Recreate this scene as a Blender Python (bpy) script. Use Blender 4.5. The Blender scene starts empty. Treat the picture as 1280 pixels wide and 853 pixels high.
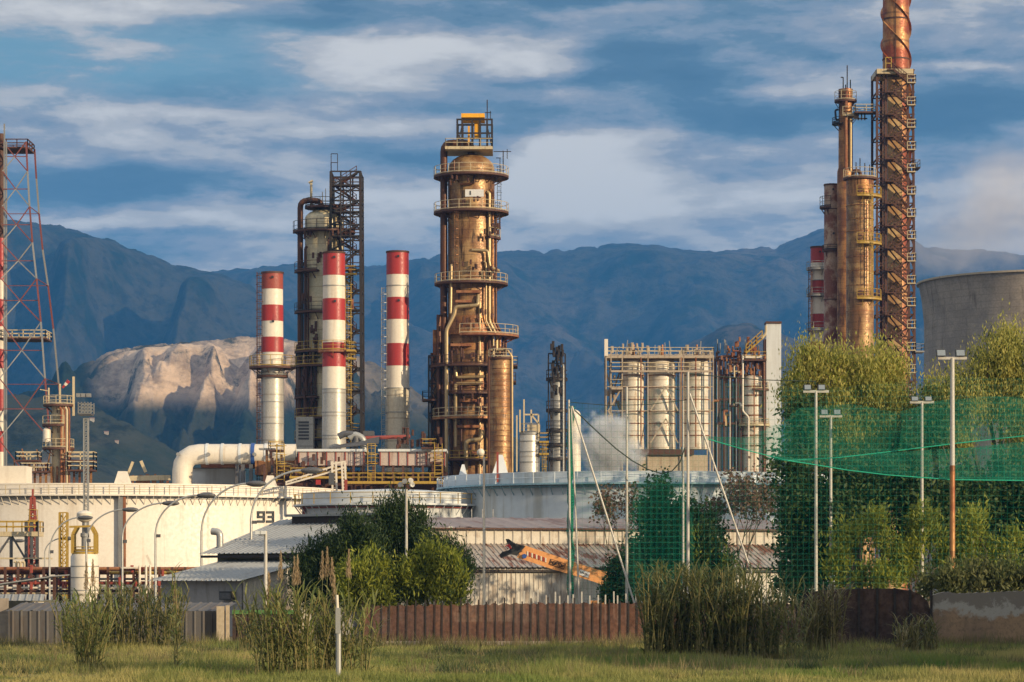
import bpy, math, random
import numpy as np
from mathutils import Vector, noise as mnoise
R = math.radians
SC = bpy.context.scene
COL = SC.collection
# ------------------------------------------------------------------ camera model
F, HOR, EYE = 3555.6, 720.0, 3.5          # focal length in photo pixels, horizon row, eye height (m)
class At:
    """sizes and positions at a given distance from the road where the picture was taken"""
    def __init__(s, D): s.D = D; s.k = D / F
    def x(s, px): return (px - 640) * s.k
    def z(s, py): return EYE + (HOR - py) * s.k
    def s(s, n): return n * s.k
    def p(s, px, py, dd=0.0): return Vector(((px - 640) * s.k, s.D + dd, EYE + (HOR - py) * s.k))
rnd = random.Random(7)
# ------------------------------------------------------------------ mesh builder
class MB:
    def __init__(s): s.v = []; s.f = []; s.m = []; s.mi = 0
    def add(s, vs, fs):
        o = len(s.v); s.v.extend([tuple(v) for v in vs])
        for f in fs: s.f.append(tuple(i + o for i in f)); s.m.append(s.mi)
        return s
    def box(s, x0, x1, y0, y1, z0, z1):
        return s.add([(x0,y0,z0),(x1,y0,z0),(x1,y1,z0),(x0,y1,z0),(x0,y0,z1),(x1,y0,z1),(x1,y1,z1),(x0,y1,z1)],
              [(0,3,2,1),(4,5,6,7),(0,1,5,4),(1,2,6,5),(2,3,7,6),(3,0,4,7)])
    def cbox(s, c, sx, sy, sz): return s.box(c[0]-sx/2,c[0]+sx/2,c[1]-sy/2,c[1]+sy/2,c[2]-sz/2,c[2]+sz/2)
    def bar(s, p, q, w, h=None):
        h = h or w; p = Vector(p); q = Vector(q); d = q - p
        if d.length < 1e-6: return s
        d.normalize(); up = Vector((0,0,1)) if abs(d.z) < .95 else Vector((0,1,0))
        a = d.cross(up).normalized() * w/2; b = a.cross(d).normalized() * h/2
        vs = [p-a-b, p+a-b, p+a+b, p-a+b, q-a-b, q+a-b, q+a+b, q-a+b]
        return s.add(vs, [(0,3,2,1),(4,5,6,7),(0,1,5,4),(1,2,6,5),(2,3,7,6),(3,0,4,7)])
    def tube(s, pts, r, n=8, caps=True):
        pts = [Vector(p) for p in pts]; N = len(pts)
        rs = r if isinstance(r, (list, tuple)) else [r]*N
        t0 = (pts[1]-pts[0]).normalized()
        up = Vector((0,0,1)) if abs(t0.z) < .9 else Vector((0,1,0))
        a = t0.cross(up).normalized(); vs = []; fs = []
        for i, p in enumerate(pts):
            if i == 0: t = t0
            elif i == N-1: t = (pts[i]-pts[i-1]).normalized()
            else:
                t = (pts[i+1]-pts[i]).normalized() + (pts[i]-pts[i-1]).normalized()
                t = t.normalized() if t.length > 1e-6 else (pts[i+1]-pts[i]).normalized()
            a = (a - t*a.dot(t)); a = a.normalized() if a.length > 1e-6 else t.orthogonal().normalized()
            b = t.cross(a)
            for k in range(n):
                c = 2*math.pi*k/n; vs.append(p + (a*math.cos(c)+b*math.sin(c))*rs[i])
        for i in range(N-1):
            for k in range(n):
                k2 = (k+1) % n; fs.append((i*n+k, i*n+k2, (i+1)*n+k2, (i+1)*n+k))
        if caps: fs.append(tuple(range(n-1,-1,-1))); fs.append(tuple((N-1)*n+k for k in range(n)))
        return s.add(vs, fs)
    def pipe(s, pts, r, br=None, n=10):
        """polyline with rounded bends"""
        pts = [Vector(p) for p in pts]; br = br or r*1.6; out = [pts[0]]
        for i in range(1, len(pts)-1):
            a, b, c = pts[i-1], pts[i], pts[i+1]
            l = min(br, (a-b).length*.49, (c-b).length*.49)
            p0 = b + (a-b).normalized()*l; p1 = b + (c-b).normalized()*l
            for k in range(5):
                t = k/4; out.append(p0*(1-t)**2 + b*2*t*(1-t) + p1*t*t)
        out.append(pts[-1]); return s.tube(out, r, n)
    def lathe(s, cx, cy, prof, n=32, caps=True, a0=0.0, a1=2*math.pi):
        full = abs(a1-a0-2*math.pi) < 1e-6; m = n if full else n+1; vs = []; fs = []
        for r, z in prof:
            for k in range(m):
                a = a0 + (a1-a0)*k/n; vs.append((cx+r*math.cos(a), cy+r*math.sin(a), z))
        for i in range(len(prof)-1):
            for k in range(n):
                k2 = (k+1) % m
                fs.append((i*m+k, i*m+k2, (i+1)*m+k2, (i+1)*m+k))
        if caps and full:
            fs.append(tuple(range(m-1,-1,-1))); fs.append(tuple((len(prof)-1)*m+k for k in range(m)))
        return s.add(vs, fs)
    def ring(s, cx, cy, ri, ro, z0, z1, n=28, a0=0.0, a1=2*math.pi):
        s.lathe(cx, cy, [(ri,z0),(ro,z0),(ro,z1),(ri,z1),(ri,z0)], n, False, a0, a1)
        if abs(a1-a0-2*math.pi) > 1e-6:
            for a, fl in ((a0,1),(a1,0)):
                c, d = math.cos(a), math.sin(a)
                vs = [(cx+r*c, cy+r*d, z) for r, z in ((ri,z0),(ro,z0),(ro,z1),(ri,z1))]
                s.add(vs, [(0,1,2,3) if fl else (3,2,1,0)])
        return s
    def sheet(s, P, thick=None):
        """P: grid of points [rows][cols]"""
        nr, nc = len(P), len(P[0])
        return s.add([p for r in P for p in r], [(i*nc+j, i*nc+j+1, (i+1)*nc+j+1, (i+1)*nc+j) for i in range(nr-1) for j in range(nc-1)])
    def cut(s):
        if not hasattr(s, 'cuts'): s.cuts = []
        s.cuts.append((len(s.v), len(s.f)))
    def build(s, name, mat, parent=None, loc=None, local=False):
        if getattr(s, 'cuts', None):
            pv, pf = 0, 0; o = None
            for cv, cf in s.cuts:
                q = MB(); q.v = s.v[pv:cv]; q.f = [tuple(i-pv for i in f) for f in s.f[pf:cf]]; q.m = s.m[pf:cf]; pv, pf = cv, cf
                if q.f: o = q.build(name, mat, parent, loc, local)
            return o
        me = bpy.data.meshes.new(name)
        if loc is None: loc = Vector((0,0,0))
        off = Vector((0,0,0))
        if not local:
            off = Vector(loc)
            q = parent
            while q is not None: off += q.location; q = q.parent
        A = np.array(s.v, dtype=np.float64).reshape(-1,3) - np.array(off)
        me.from_pydata(A.tolist(), [], s.f)
        mats = mat if isinstance(mat, (list, tuple)) else [mat]
        for m in mats: me.materials.append(m)
        me.polygons.foreach_set('material_index', s.m)
        me.polygons.foreach_set('use_smooth', [True]*len(s.f))
        me.update(); me.set_sharp_from_angle(angle=R(34))
        o = bpy.data.objects.new(name, me); COL.objects.link(o)
        o.location = loc; o.parent = parent
        return o
def np_mesh(name, V, faces_n, mat, parent=None, loc=(0,0,0), attr=None):
    """V: (N*k,3) array, every consecutive k=faces_n vertices form a face"""
    V = np.asarray(V, dtype=np.float32).reshape(-1,3)
    off = np.array(loc, dtype=np.float32); q = parent
    while q is not None: off = off + np.array(q.location, dtype=np.float32); q = q.parent
    V = V - off
    nv = len(V); nf = nv//faces_n
    me = bpy.data.meshes.new(name); me.vertices.add(nv); me.vertices.foreach_set('co', V.ravel())
    me.loops.add(nv); me.loops.foreach_set('vertex_index', np.arange(nv, dtype=np.int32))
    me.polygons.add(nf); me.polygons.foreach_set('loop_start', np.arange(0, nv, faces_n, dtype=np.int32))
    me.polygons.foreach_set('loop_total', np.full(nf, faces_n, dtype=np.int32))
    if attr is not None:
        a = me.attributes.new('tint', 'FLOAT', 'FACE'); a.data.foreach_set('value', np.asarray(attr, dtype=np.float32))
    me.update(calc_edges=True); me.validate()
    me.materials.append(mat)
    o = bpy.data.objects.new(name, me); COL.objects.link(o); o.location = loc; o.parent = parent
    return o
def tag(o, label, cat, group=None, kind=None):
    if label: o['label'] = label
    if cat: o['category'] = cat
    if group: o['group'] = group
    if kind: o['kind'] = kind
    return o
def thing(name, label, cat, loc=(0,0,0), group=None, rz=0.0):
    o = bpy.data.objects.new(name, None); COL.objects.link(o); o.location = loc; o.rotation_euler.z = rz
    o.empty_display_size = .5
    return tag(o, label, cat, group)
def struct(o): o['kind'] = 'structure'; return o
# ------------------------------------------------------------------ materials
def lin(r, g, b):
    f = lambda c: (c/255/12.92) if c/255 <= .04045 else ((c/255+.055)/1.055)**2.4
    return (f(r), f(g), f(b), 1)
def col(c): return tuple(c) + (1,) if len(c) == 3 else c
def new_mat(name):
    m = bpy.data.materials.new(name); m.use_nodes = True
    nt = m.node_tree; b = nt.nodes['Principled BSDF']; return m, nt, b
def nd(nt, t, **k):
    n = nt.nodes.new(t)
    for a, v in k.items():
        if a.startswith('i_'): n.inputs[a[2:].replace('_',' ')].default_value = v
        else: setattr(n, a, v)
    return n
def pos(nt, scale=(1,1,1), obj=False, rot=None):
    if obj: src = nt.nodes.new('ShaderNodeTexCoord').outputs['Object']
    else: src = nt.nodes.new('ShaderNodeNewGeometry').outputs['Position']
    mp = nt.nodes.new('ShaderNodeMapping'); mp.inputs['Scale'].default_value = scale
    if rot: mp.inputs['Rotation'].default_value = rot
    nt.links.new(src, mp.inputs['Vector']); return mp.outputs['Vector']
def noise(nt, vec, scale, detail=4, rough=.6):
    n = nd(nt, 'ShaderNodeTexNoise'); n.inputs['Scale'].default_value = scale
    n.inputs['Detail'].default_value = detail; n.inputs['Roughness'].default_value = rough
    nt.links.new(vec, n.inputs['Vector']); return n.outputs['Fac']
def mrange(nt, v, a, b, c=0., d=1.):
    n = nd(nt, 'ShaderNodeMapRange'); n.interpolation_type = 'SMOOTHSTEP'
    for i, x in zip((1,2,3,4), (a,b,c,d)): n.inputs[i].default_value = x
    nt.links.new(v, n.inputs[0]); return n.outputs[0]
def mix(nt, fac, a, b, mode='MIX'):
    n = nd(nt, 'ShaderNodeMix', data_type='RGBA', blend_type=mode)
    for i, x in ((0,fac),(6,a),(7,b)):
        if hasattr(x, 'node'): nt.links.new(x, n.inputs[i])
        else: n.inputs[i].default_value = x if i == 0 else col(x)
    return n.outputs[2]
def mth(nt, op, a, b=None):
    n = nd(nt, 'ShaderNodeMath', operation=op)
    for i, x in ((0,a),(1,b)):
        if x is None: continue
        if hasattr(x, 'node'): nt.links.new(x, n.inputs[i])
        else: n.inputs[i].default_value = x
    return n.outputs[0]
def weathered(name, base, dirt=(.08,.04,.02), amount=.5, rough=.6, metal=0., scale=.6, streak=.12, second=None,
              seam=None, bump=.0, spec=.5, fine=.25):
    """paint or metal with vertical streaks, blotches, and plate seams every `seam` metres"""
    m, nt, b = new_mat(name)
    st = noise(nt, pos(nt, (1,1,streak)), scale*2.2, 5, .65)
    bl = noise(nt, pos(nt), scale*.7, 5, .6)
    fi = noise(nt, pos(nt), scale*9, 3, .6)
    c = col(base)
    if second: c = mix(nt, mrange(nt, bl, .40, .58), base, second)
    c = mix(nt, mth(nt, 'MULTIPLY', mrange(nt, st, .52, .72), amount), c, dirt)
    c = mix(nt, mth(nt, 'MULTIPLY', mrange(nt, fi, .3, .75), fine), c, dirt, 'MULTIPLY') if fine else c
    if seam:
        geo = nt.nodes.new('ShaderNodeNewGeometry'); sx = nt.nodes.new('ShaderNodeSeparateXYZ')
        nt.links.new(geo.outputs['Position'], sx.inputs[0])
        fr = mth(nt, 'FRACT', mth(nt, 'DIVIDE', sx.outputs[2], seam))
        ln = mth(nt, 'LESS_THAN', fr, .07)
        c = mix(nt, mth(nt, 'MULTIPLY', ln, .45), c, dirt)
    nt.links.new(c, b.inputs['Base Color'])
    rr = mrange(nt, fi, .3, .7, max(.05, rough-.12), min(1, rough+.15)); nt.links.new(rr, b.inputs['Roughness'])
    b.inputs['Metallic'].default_value = metal; b.inputs['Specular IOR Level'].default_value = spec
    if bump:
        bp = nd(nt, 'ShaderNodeBump'); bp.inputs['Strength'].default_value = bump; bp.inputs['Distance'].default_value = .1
        nt.links.new(fi, bp.inputs['Height']); nt.links.new(bp.outputs[0], b.inputs['Normal'])
    return m
M = {}
M['white'] = weathered('white_paint', (.71,.64,.53), (.30,.2,.12), .35, .45, scale=.35, streak=.08, fine=.12)
M['tank_white'] = weathered('tank_white', (.76,.70,.61), (.40,.30,.20), .55, .55, scale=.3, streak=.05, fine=.15)
M['tank_gray'] = weathered('tank_grey_white', (.60,.62,.62), (.32,.29,.24), .4, .55, scale=.22, streak=.06, fine=.08)
M['tank_blue'] = weathered('tank_blue_white', (.58,.63,.66), (.30,.27,.20), .6, .55, scale=.22, streak=.06, fine=.08)
M['blue_trim'] = weathered('pale_blue_trim', (.28,.45,.52), (.1,.08,.06), .3, .5)
M['red'] = weathered('red_paint', (.36,.03,.028), (.12,.03,.02), .5, .42, scale=.5, fine=.15)
M['red_old'] = weathered('faded_red_paint', (.30,.06,.04), (.10,.03,.02), .6, .55, scale=.7)
M['silver'] = weathered('aluminium_paint', (.55,.52,.46), (.22,.18,.13), .35, .38, metal=.35, scale=.4, seam=3.2)
M['pylon_red'] = weathered('worn_red_paint', (.20,.055,.045), (.10,.05,.03), .6, .6)
M['gold'] = weathered('weathered_cladding', (.44,.265,.11), (.035,.016,.008), 1., .46, metal=.28, scale=.55, streak=.15, second=(.24,.115,.045), seam=1.15, bump=.25)
M['silver_warm'] = weathered('cream_aluminium_paint', (.60,.53,.40), (.25,.18,.11), .35, .4, metal=.15, scale=.4, seam=3.2)
M['gold_rust'] = weathered('rust_brown_cladding', (.22,.085,.035), (.03,.012,.008), .9, .5, metal=.45, scale=.8, second=(.42,.2,.07), seam=1.0, bump=.25)
M['olive'] = weathered('old_pale_cladding', (.66,.56,.36), (.18,.11,.05), .6, .45, metal=.05, scale=.5, seam=1.6, second=(.50,.45,.30))
M['silo_steel'] = weathered('brown_grey_steel', (.42,.34,.25), (.12,.06,.03), .6, .6, scale=1)
M['pipe_brown'] = weathered('brown_pipe', (.10,.04,.02), (.02,.01,.008), .6, .5, metal=.4, scale=1)
M['pipe_gold'] = weathered('pale_pipe_cladding', (.46,.34,.18), (.10,.05,.02), .6, .4, metal=.5, scale=1)
M['dark'] = weathered('dark_steel', (.035,.028,.026), (.09,.03,.015), .5, .6, metal=.3, scale=1)
M['dark_rust'] = weathered('rusted_steel', (.09,.035,.02), (.02,.012,.01), .5, .7, scale=1.2)
M['rust'] = weathered('orange_rust', (.22,.07,.028), (.05,.015,.01), .6, .75, scale=1, second=(.32,.14,.06))
M['stack_rust'] = weathered('rusty_red_stack', (.30,.07,.03), (.05,.02,.015), .7, .5, metal=.3, scale=.35, streak=.2, second=(.48,.24,.09), seam=4.5)
M['stack_gold'] = weathered('ochre_stack', (.60,.42,.2), (.12,.05,.02), .6, .5, metal=.3, scale=.5, second=(.42,.24,.1), seam=3.3)
M['stack_peel'] = weathered('peeling_pale_stack', (.46,.33,.24), (.16,.05,.03), .95, .6, scale=.6, streak=.5, second=(.22,.08,.05))
M['yellow'] = weathered('yellow_paint', (.42,.27,.04), (.12,.06,.02), .6, .5, scale=2)
M['yellow_bright'] = weathered('amber_yellow_paint', (.85,.42,.02), (.3,.12,.02), .3, .5, scale=2)
M['cream'] = weathered('cream_paint', (.55,.45,.28), (.14,.08,.04), .7, .5, scale=1)
M['grey'] = weathered('grey_steel', (.30,.30,.29), (.12,.08,.05), .5, .5, metal=.3, scale=1)
M['greydark'] = weathered('dark_grey_steel', (.11,.11,.115), (.07,.04,.03), .4, .55, metal=.3, scale=1)
M['galv'] = weathered('galvanised_steel', (.42,.42,.40), (.2,.15,.1), .35, .45, metal=.5, scale=2)
M['silo'] = weathered('dusty_white_cladding', (.72,.66,.55), (.30,.18,.09), .55, .5, metal=.1, scale=.45, seam=2.4, streak=.25)
M['beige'] = weathered('beige_concrete', (.45,.37,.26), (.2,.12,.07), .5, .85, scale=.5)
M['box'] = weathered('pink_grey_sheet', (.50,.42,.37), (.25,.1,.06), .55, .6, scale=.8)
M['concrete'] = weathered('grey_concrete', (.36,.30,.24), (.15,.115,.085), .8, .9, scale=.25, streak=.15, seam=1.6, second=(.28,.235,.19), bump=.2)
M['glass'] = weathered('floodlight_glass', (.22,.25,.27), (.2,.2,.2), .1, .12, scale=2, spec=1.)
M['black'] = weathered('black_housing', (.03,.03,.032), (.06,.05,.04), .3, .5)
M['orange'] = weathered('orange_paint', (.74,.35,.13), (.35,.13,.05), .3, .4, scale=1.2)
M['window'] = weathered('dark_window', (.02,.025,.03), (.05,.05,.05), .2, .15, spec=1.)
M['blue'] = weathered('blue_paint', (.03,.09,.32), (.02,.03,.08), .2, .5)
M['sticker'] = weathered('white_sticker', (.7,.7,.7), (.4,.4,.4), .2, .5)
M['bark'] = weathered('bark', (.10,.075,.055), (.03,.02,.015), .6, .9, scale=2)
M['pale_pole'] = weathered('pale_pole_paint', (.50,.48,.43), (.3,.18,.1), .4, .5, scale=1.5)
M['rope'] = weathered('dark_rope', (.03,.05,.04), (.02,.02,.02), .2, .8)
M['leafpaint'] = weathered('green_paint', (.08,.2,.05), (.04,.06,.02), .4, .6)
M['digit'] = weathered('dark_grey_lettering', (.05,.055,.06), (.1,.1,.1), .2, .6)
def sheetmetal(name, base, rust, amt, freq=1.2):
    m, nt, b = new_mat(name)
    n1 = noise(nt, pos(nt, (1,.25,.25), obj=True), freq*1.6, 4, .7)
    n2 = noise(nt, pos(nt, obj=True), .25, 4, .6)
    f = mrange(nt, mth(nt, 'ADD', n1, mth(nt, 'MULTIPLY', n2, .6)), .78, .92)
    c = mix(nt, mth(nt, 'MULTIPLY', f, amt), base, rust)
    fi = noise(nt, pos(nt), 5, 4, .7)
    c = mix(nt, mth(nt, 'MULTIPLY', fi, .5), c, (.35,.33,.3), 'MULTIPLY')
    nt.links.new(c, b.inputs['Base Color']); b.inputs['Roughness'].default_value = .6
    b.inputs['Metallic'].default_value = .15
    return m
M['roof_rust'] = sheetmetal('rusty_corrugated_roof', (.42,.36,.30), (.19,.065,.03), 1.0)
M['roof_upper'] = sheetmetal('reddish_corrugated_roof', (.30,.24,.22), (.15,.07,.05), .7, .5)
M['roof_grey'] = sheetmetal('grey_sheet_roof', (.34,.35,.35), (.2,.18,.16), .4)
M['wall_sheet'] = sheetmetal('pale_sheet_wall', (.60,.56,.49), (.3,.22,.16), .6)
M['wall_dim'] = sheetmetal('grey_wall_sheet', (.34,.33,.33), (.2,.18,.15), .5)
M['wall_olive'] = sheetmetal('olive_wall_sheet', (.20,.19,.13), (.12,.1,.07), .5)
M['fence_grey'] = sheetmetal('shaded_grey_fence_sheet', (.12,.11,.105), (.10,.07,.05), .5)  # grey base darkened to stand for the shade over this fence
M['fence_brown'] = weathered('rusty_fence_sheet', (.15,.062,.034), (.07,.032,.02), .7, .8, scale=.5, streak=.6, second=(.11,.05,.035), fine=.5)
M['fence_dark'] = weathered('dark_brown_fence_sheet', (.10,.055,.04), (.03,.02,.016), .7, .85, scale=.5, streak=.6, second=(.06,.035,.03), fine=.5)
def plaster():
    m, nt, b = new_mat('peeling_plaster')
    n1 = noise(nt, pos(nt), .9, 10, .72); n2 = noise(nt, pos(nt), 4, 8, .75); n3 = noise(nt, pos(nt, (1,1,.4)), .45, 6, .6)
    g = nt.nodes.new('ShaderNodeNewGeometry'); sx = nt.nodes.new('ShaderNodeSeparateXYZ'); nt.links.new(g.outputs['Position'], sx.inputs[0])
    zz = mth(nt, 'ADD', sx.outputs[2], mth(nt, 'MULTIPLY', mth(nt, 'SUBTRACT', n1, .5), 2.6))
    c = mix(nt, mrange(nt, n3, .4, .6), (.33,.22,.135), (.23,.16,.11)); c = mix(nt, mrange(nt, n2, .45, .62, 0, .6), c, (.16,.115,.08))
    c = mix(nt, mrange(nt, zz, 1.5, 1.85), c, (.36,.34,.31)); c = mix(nt, mrange(nt, zz, 2.0, 2.25), c, (.20,.175,.15))
    c = mix(nt, mrange(nt, n1, .66, .69), c, (.48,.46,.43)); c = mix(nt, mrange(nt, n2, .6, .68), c, (.08,.07,.055))
    nt.links.new(c, b.inputs['Base Color']); b.inputs['Roughness'].default_value = .95
    bp = nd(nt, 'ShaderNodeBump'); bp.inputs['Strength'].default_value = .6; bp.inputs['Distance'].default_value = .05; nt.links.new(n1, bp.inputs['Height']); nt.links.new(bp.outputs[0], b.inputs['Normal'])
    return m
M['plaster'] = plaster()
def see_through(m, amt):
    nt = m.node_tree; b = nt.nodes['Principled BSDF']; t = nt.nodes.new('ShaderNodeBsdfTransparent'); ms = nt.nodes.new('ShaderNodeMixShader'); ms.inputs[0].default_value = amt
    nt.links.new(b.outputs[0], ms.inputs[1]); nt.links.new(t.outputs[0], ms.inputs[2]); nt.links.new(ms.outputs[0], nt.nodes['Material Output'].inputs[0])
see_through(M['fence_brown'], .1)
def leafmat(name, a, b_, c_, trans=.35):
    m, nt, b = new_mat(name)
    at = nd(nt, 'ShaderNodeAttribute', attribute_name='tint')
    n = noise(nt, pos(nt), .35, 3, .6)
    c = mix(nt, at.outputs['Fac'], a, b_); c = mix(nt, mrange(nt, n, .45, .68), c, c_)
    nt.links.new(c, b.inputs['Base Color']); b.inputs['Roughness'].default_value = .6
    b.inputs['Specular IOR Level'].default_value = .3
    tr = nt.nodes.new('ShaderNodeBsdfTranslucent'); nt.links.new(c, tr.inputs[0])
    ms = nt.nodes.new('ShaderNodeMixShader'); ms.inputs[0].default_value = trans
    nt.links.new(b.outputs[0], ms.inputs[1]); nt.links.new(tr.outputs[0], ms.inputs[2])
    nt.links.new(ms.outputs[0], nt.nodes['Material Output'].inputs[0]); return m
M['leaf_willow'] = leafmat('willow_leaves', (.22,.25,.05), (.66,.56,.16), (.36,.36,.09), .5)
M['leaf_dark'] = leafmat('dark_foliage', (.028,.055,.018), (.09,.125,.03), (.045,.075,.022), .3)
M['leaf_pine'] = leafmat('pine_needles', (.022,.045,.014), (.05,.08,.02), (.035,.06,.018), .25)
M['leaf_light'] = leafmat('light_green_needles', (.13,.18,.02), (.36,.36,.05), (.2,.23,.035), .45)
M['leaf_dry'] = leafmat('dry_leaves', (.10,.06,.04), (.20,.13,.09), (.13,.08,.05), .3)
M['reed_leaf'] = leafmat('reed_leaves', (.12,.16,.04), (.32,.31,.11), (.18,.21,.06), .4)
M['reed_dark'] = leafmat('dull_reed_leaves', (.07,.10,.035), (.22,.21,.08), (.12,.15,.05), .4)
M['reed_stem'] = leafmat('reed_stems', (.14,.15,.05), (.34,.28,.12), (.22,.2,.08), .1)
M['plume'] = leafmat('dry_plumes', (.34,.25,.14), (.5,.38,.24), (.4,.3,.18), .4)
M['grass'] = leafmat('meadow_grass', (.09,.18,.025), (.42,.36,.13), (.2,.22,.06), .45)
M['weed'] = leafmat('dry_weeds', (.13,.12,.045), (.28,.22,.11), (.1,.12,.04), .35)
def netmat(name, dens, line=.55, c=(.0,.22,.13)):
    m, nt, b = new_mat(name)
    g = nt.nodes.new('ShaderNodeNewGeometry'); sx = nt.nodes.new('ShaderNodeSeparateXYZ'); nt.links.new(g.outputs['Position'], sx.inputs[0])
    def lines(o):
        return mth(nt, 'LESS_THAN', mth(nt, 'FRACT', mth(nt, 'DIVIDE', o, .31)), .15)
    l = mth(nt, 'MAXIMUM', lines(sx.outputs[0]), lines(sx.outputs[2]))
    n = noise(nt, pos(nt, (.25,1,.6)), .5, 4, .6)
    d = mth(nt, 'MULTIPLY', mrange(nt, n, .3, .7, .55, 1.35), dens)
    fac = mth(nt, 'MINIMUM', mth(nt, 'ADD', mth(nt, 'MULTIPLY', l, line), d), .93)
    cc = mix(nt, l, c, (.01,.30,.19))
    nt.links.new(cc, b.inputs['Base Color']); b.inputs['Roughness'].default_value = .7
    t = nt.nodes.new('ShaderNodeBsdfTransparent'); ms = nt.nodes.new('ShaderNodeMixShader')
    trl = nt.nodes.new('ShaderNodeBsdfTranslucent'); nt.links.new(cc, trl.inputs[0])
    m2 = nt.nodes.new('ShaderNodeMixShader'); m2.inputs[0].default_value = .5
    nt.links.new(b.outputs[0], m2.inputs[1]); nt.links.new(trl.outputs[0], m2.inputs[2])
    nt.links.new(fac, ms.inputs[0]); nt.links.new(t.outputs[0], ms.inputs[1]); nt.links.new(m2.outputs[0], ms.inputs[2])
    nt.links.new(ms.outputs[0], nt.nodes['Material Output'].inputs[0]); return m
M['net'] = netmat('green_net', .03, .16)
M['net_fold'] = netmat('green_net_folded', .26, .25, (.0,.27,.16))
M['net_double'] = netmat('green_net_doubled', .10, .22)
M['hem'] = weathered('green_hem_cord', (.02,.42,.26), (.01,.2,.12), .3, .7)
M['net_thick'] = netmat('green_net_thick', .5, .25, (.0,.26,.17))
# ------------------------------------------------------------------ shared builders
def platform(root, cx, cy, z, ri, ro, a0=0, a1=360, mat='dark_rust', rail='yellow', h=1.1, brackets=True, n=24, name='platform', post=1.6):
    a0, a1 = R(a0), R(a1); full = abs(a1-a0-2*math.pi) < 1e-4
    d = MB().ring(cx, cy, ri, ro, z-.28, z, n, a0, a1)
    nb = max(3, int((a1-a0)*ro/2.2))
    if brackets:
        for k in range(nb):
            a = a0 + (a1-a0)*(k+.5)/nb; c, s = math.cos(a), math.sin(a)
            d.bar((cx+ri*c*1.0, cy+ri*s*1.0, z-1.2), (cx+ro*c*.97, cy+ro*s*.97, z-.2), .1)
    o = d.build(name, M[mat], root)
    r = MB(); rr = ro-.06; N = max(6, int((a1-a0)*ro/.9))
    for hz, w in ((h,.07),(h*.5,.05),(.12,.12)):
        r.tube([(cx+rr*math.cos(a0+(a1-a0)*k/N), cy+rr*math.sin(a0+(a1-a0)*k/N), z+hz) for k in range(N+1)], w*.62, 4, not full)
    npst = max(3, int((a1-a0)*ro/post))
    for k in range(npst + (0 if full else 1)):
        a = a0 + (a1-a0)*k/npst; r.bar((cx+rr*math.cos(a), cy+rr*math.sin(a), z), (cx+rr*math.cos(a), cy+rr*math.sin(a), z+h), .075)
    r.build('railing', M[rail], o)
    return o
def straight_rail(mb, p, q, h=1.1, step=1.5, w=.06):
    p, q = Vector(p), Vector(q); n = max(1, int((q-p).length/step))
    for k in range(n+1):
        c = p.lerp(q, k/n); mb.bar(c, c+Vector((0,0,h)), w)
    for hh in (h, h*.5): mb.bar(p+Vector((0,0,hh)), q+Vector((0,0,hh)), w)
def deck(root, x0, x1, y0, y1, z, mat='dark_rust', rail='yellow', th=.25, name='platform', w=.07):
    o = MB().box(x0, x1, y0, y1, z-th, z).build(name, M[mat], root)
    r = MB(); c = [(x0+.05,y0+.05,z),(x1-.05,y0+.05,z),(x1-.05,y1-.05,z),(x0+.05,y1-.05,z)]
    for i in range(4): straight_rail(r, c[i], c[(i+1)%4], w=w)
    r.build('railing', M[rail], o); return o
def ladder(root, x, y, z0, z1, mat='dark', w=.5, cage=True, nx=0, ny=-1, r=.035):
    m = MB(); tx, ty = -ny, nx
    for s in (-w/2, w/2): m.bar((x+tx*s, y+ty*s, z0), (x+tx*s, y+ty*s, z1), r*2)
    z = z0+.3
    while z < z1: m.bar((x-tx*w/2, y-ty*w/2, z), (x+tx*w/2, y+ty*w/2, z), r*1.3); z += .6
    if cage:
        z = z0+2.4
        while z < z1:
            m.tube([(x+tx*w*.75*math.cos(t)+nx*.7*math.sin(t), y+ty*w*.75*math.cos(t)+ny*.7*math.sin(t), z) for t in [math.pi*i/6 for i in range(7)]], r, 3); z += 1.2
        for t in (.25,.5,.75):
            t *= math.pi; a = (x+tx*w*.75*math.cos(t)+nx*.7*math.sin(t), y+ty*w*.75*math.cos(t)+ny*.7*math.sin(t))
            m.bar((a[0],a[1],z0+2.4), (a[0],a[1],z1), r)
    return m.build('ladder', M[mat], root)
def lattice(mb, cx, cy, zs, ws, leg=.2, br=.12, ds=None, horiz=True, cross=True):
    """square tower; zs levels, ws half widths"""
    ds = ds or ws
    P = [[(cx+sx*w, cy+sy*d, z) for sx, sy in ((-1,-1),(1,-1),(1,1),(-1,1))] for z, w, d in zip(zs, ws, ds)]
    for i in range(len(zs)-1):
        for k in range(4):
            a, b = P[i][k], P[i+1][k]; c, d = P[i][(k+1)%4], P[i+1][(k+1)%4]
            mb.bar(a, b, leg)
            if horiz: mb.bar(b, d, br)
            if cross: mb.bar(a, d, br)
            if cross != 'one': mb.bar(c, b, br)
    return mb
def dome_prof(r, z, h, n=7):
    return [(r*math.cos(t), z+h*math.sin(t)) for t in [math.pi/2*k/n for k in range(1, n)]] + [(r*.02, z+h)]
def copy_tree(o, parent=None):
    c = o.copy(); COL.objects.link(c); c.parent = parent
    for ch in list(o.children): copy_tree(ch, c)
    return c
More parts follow.
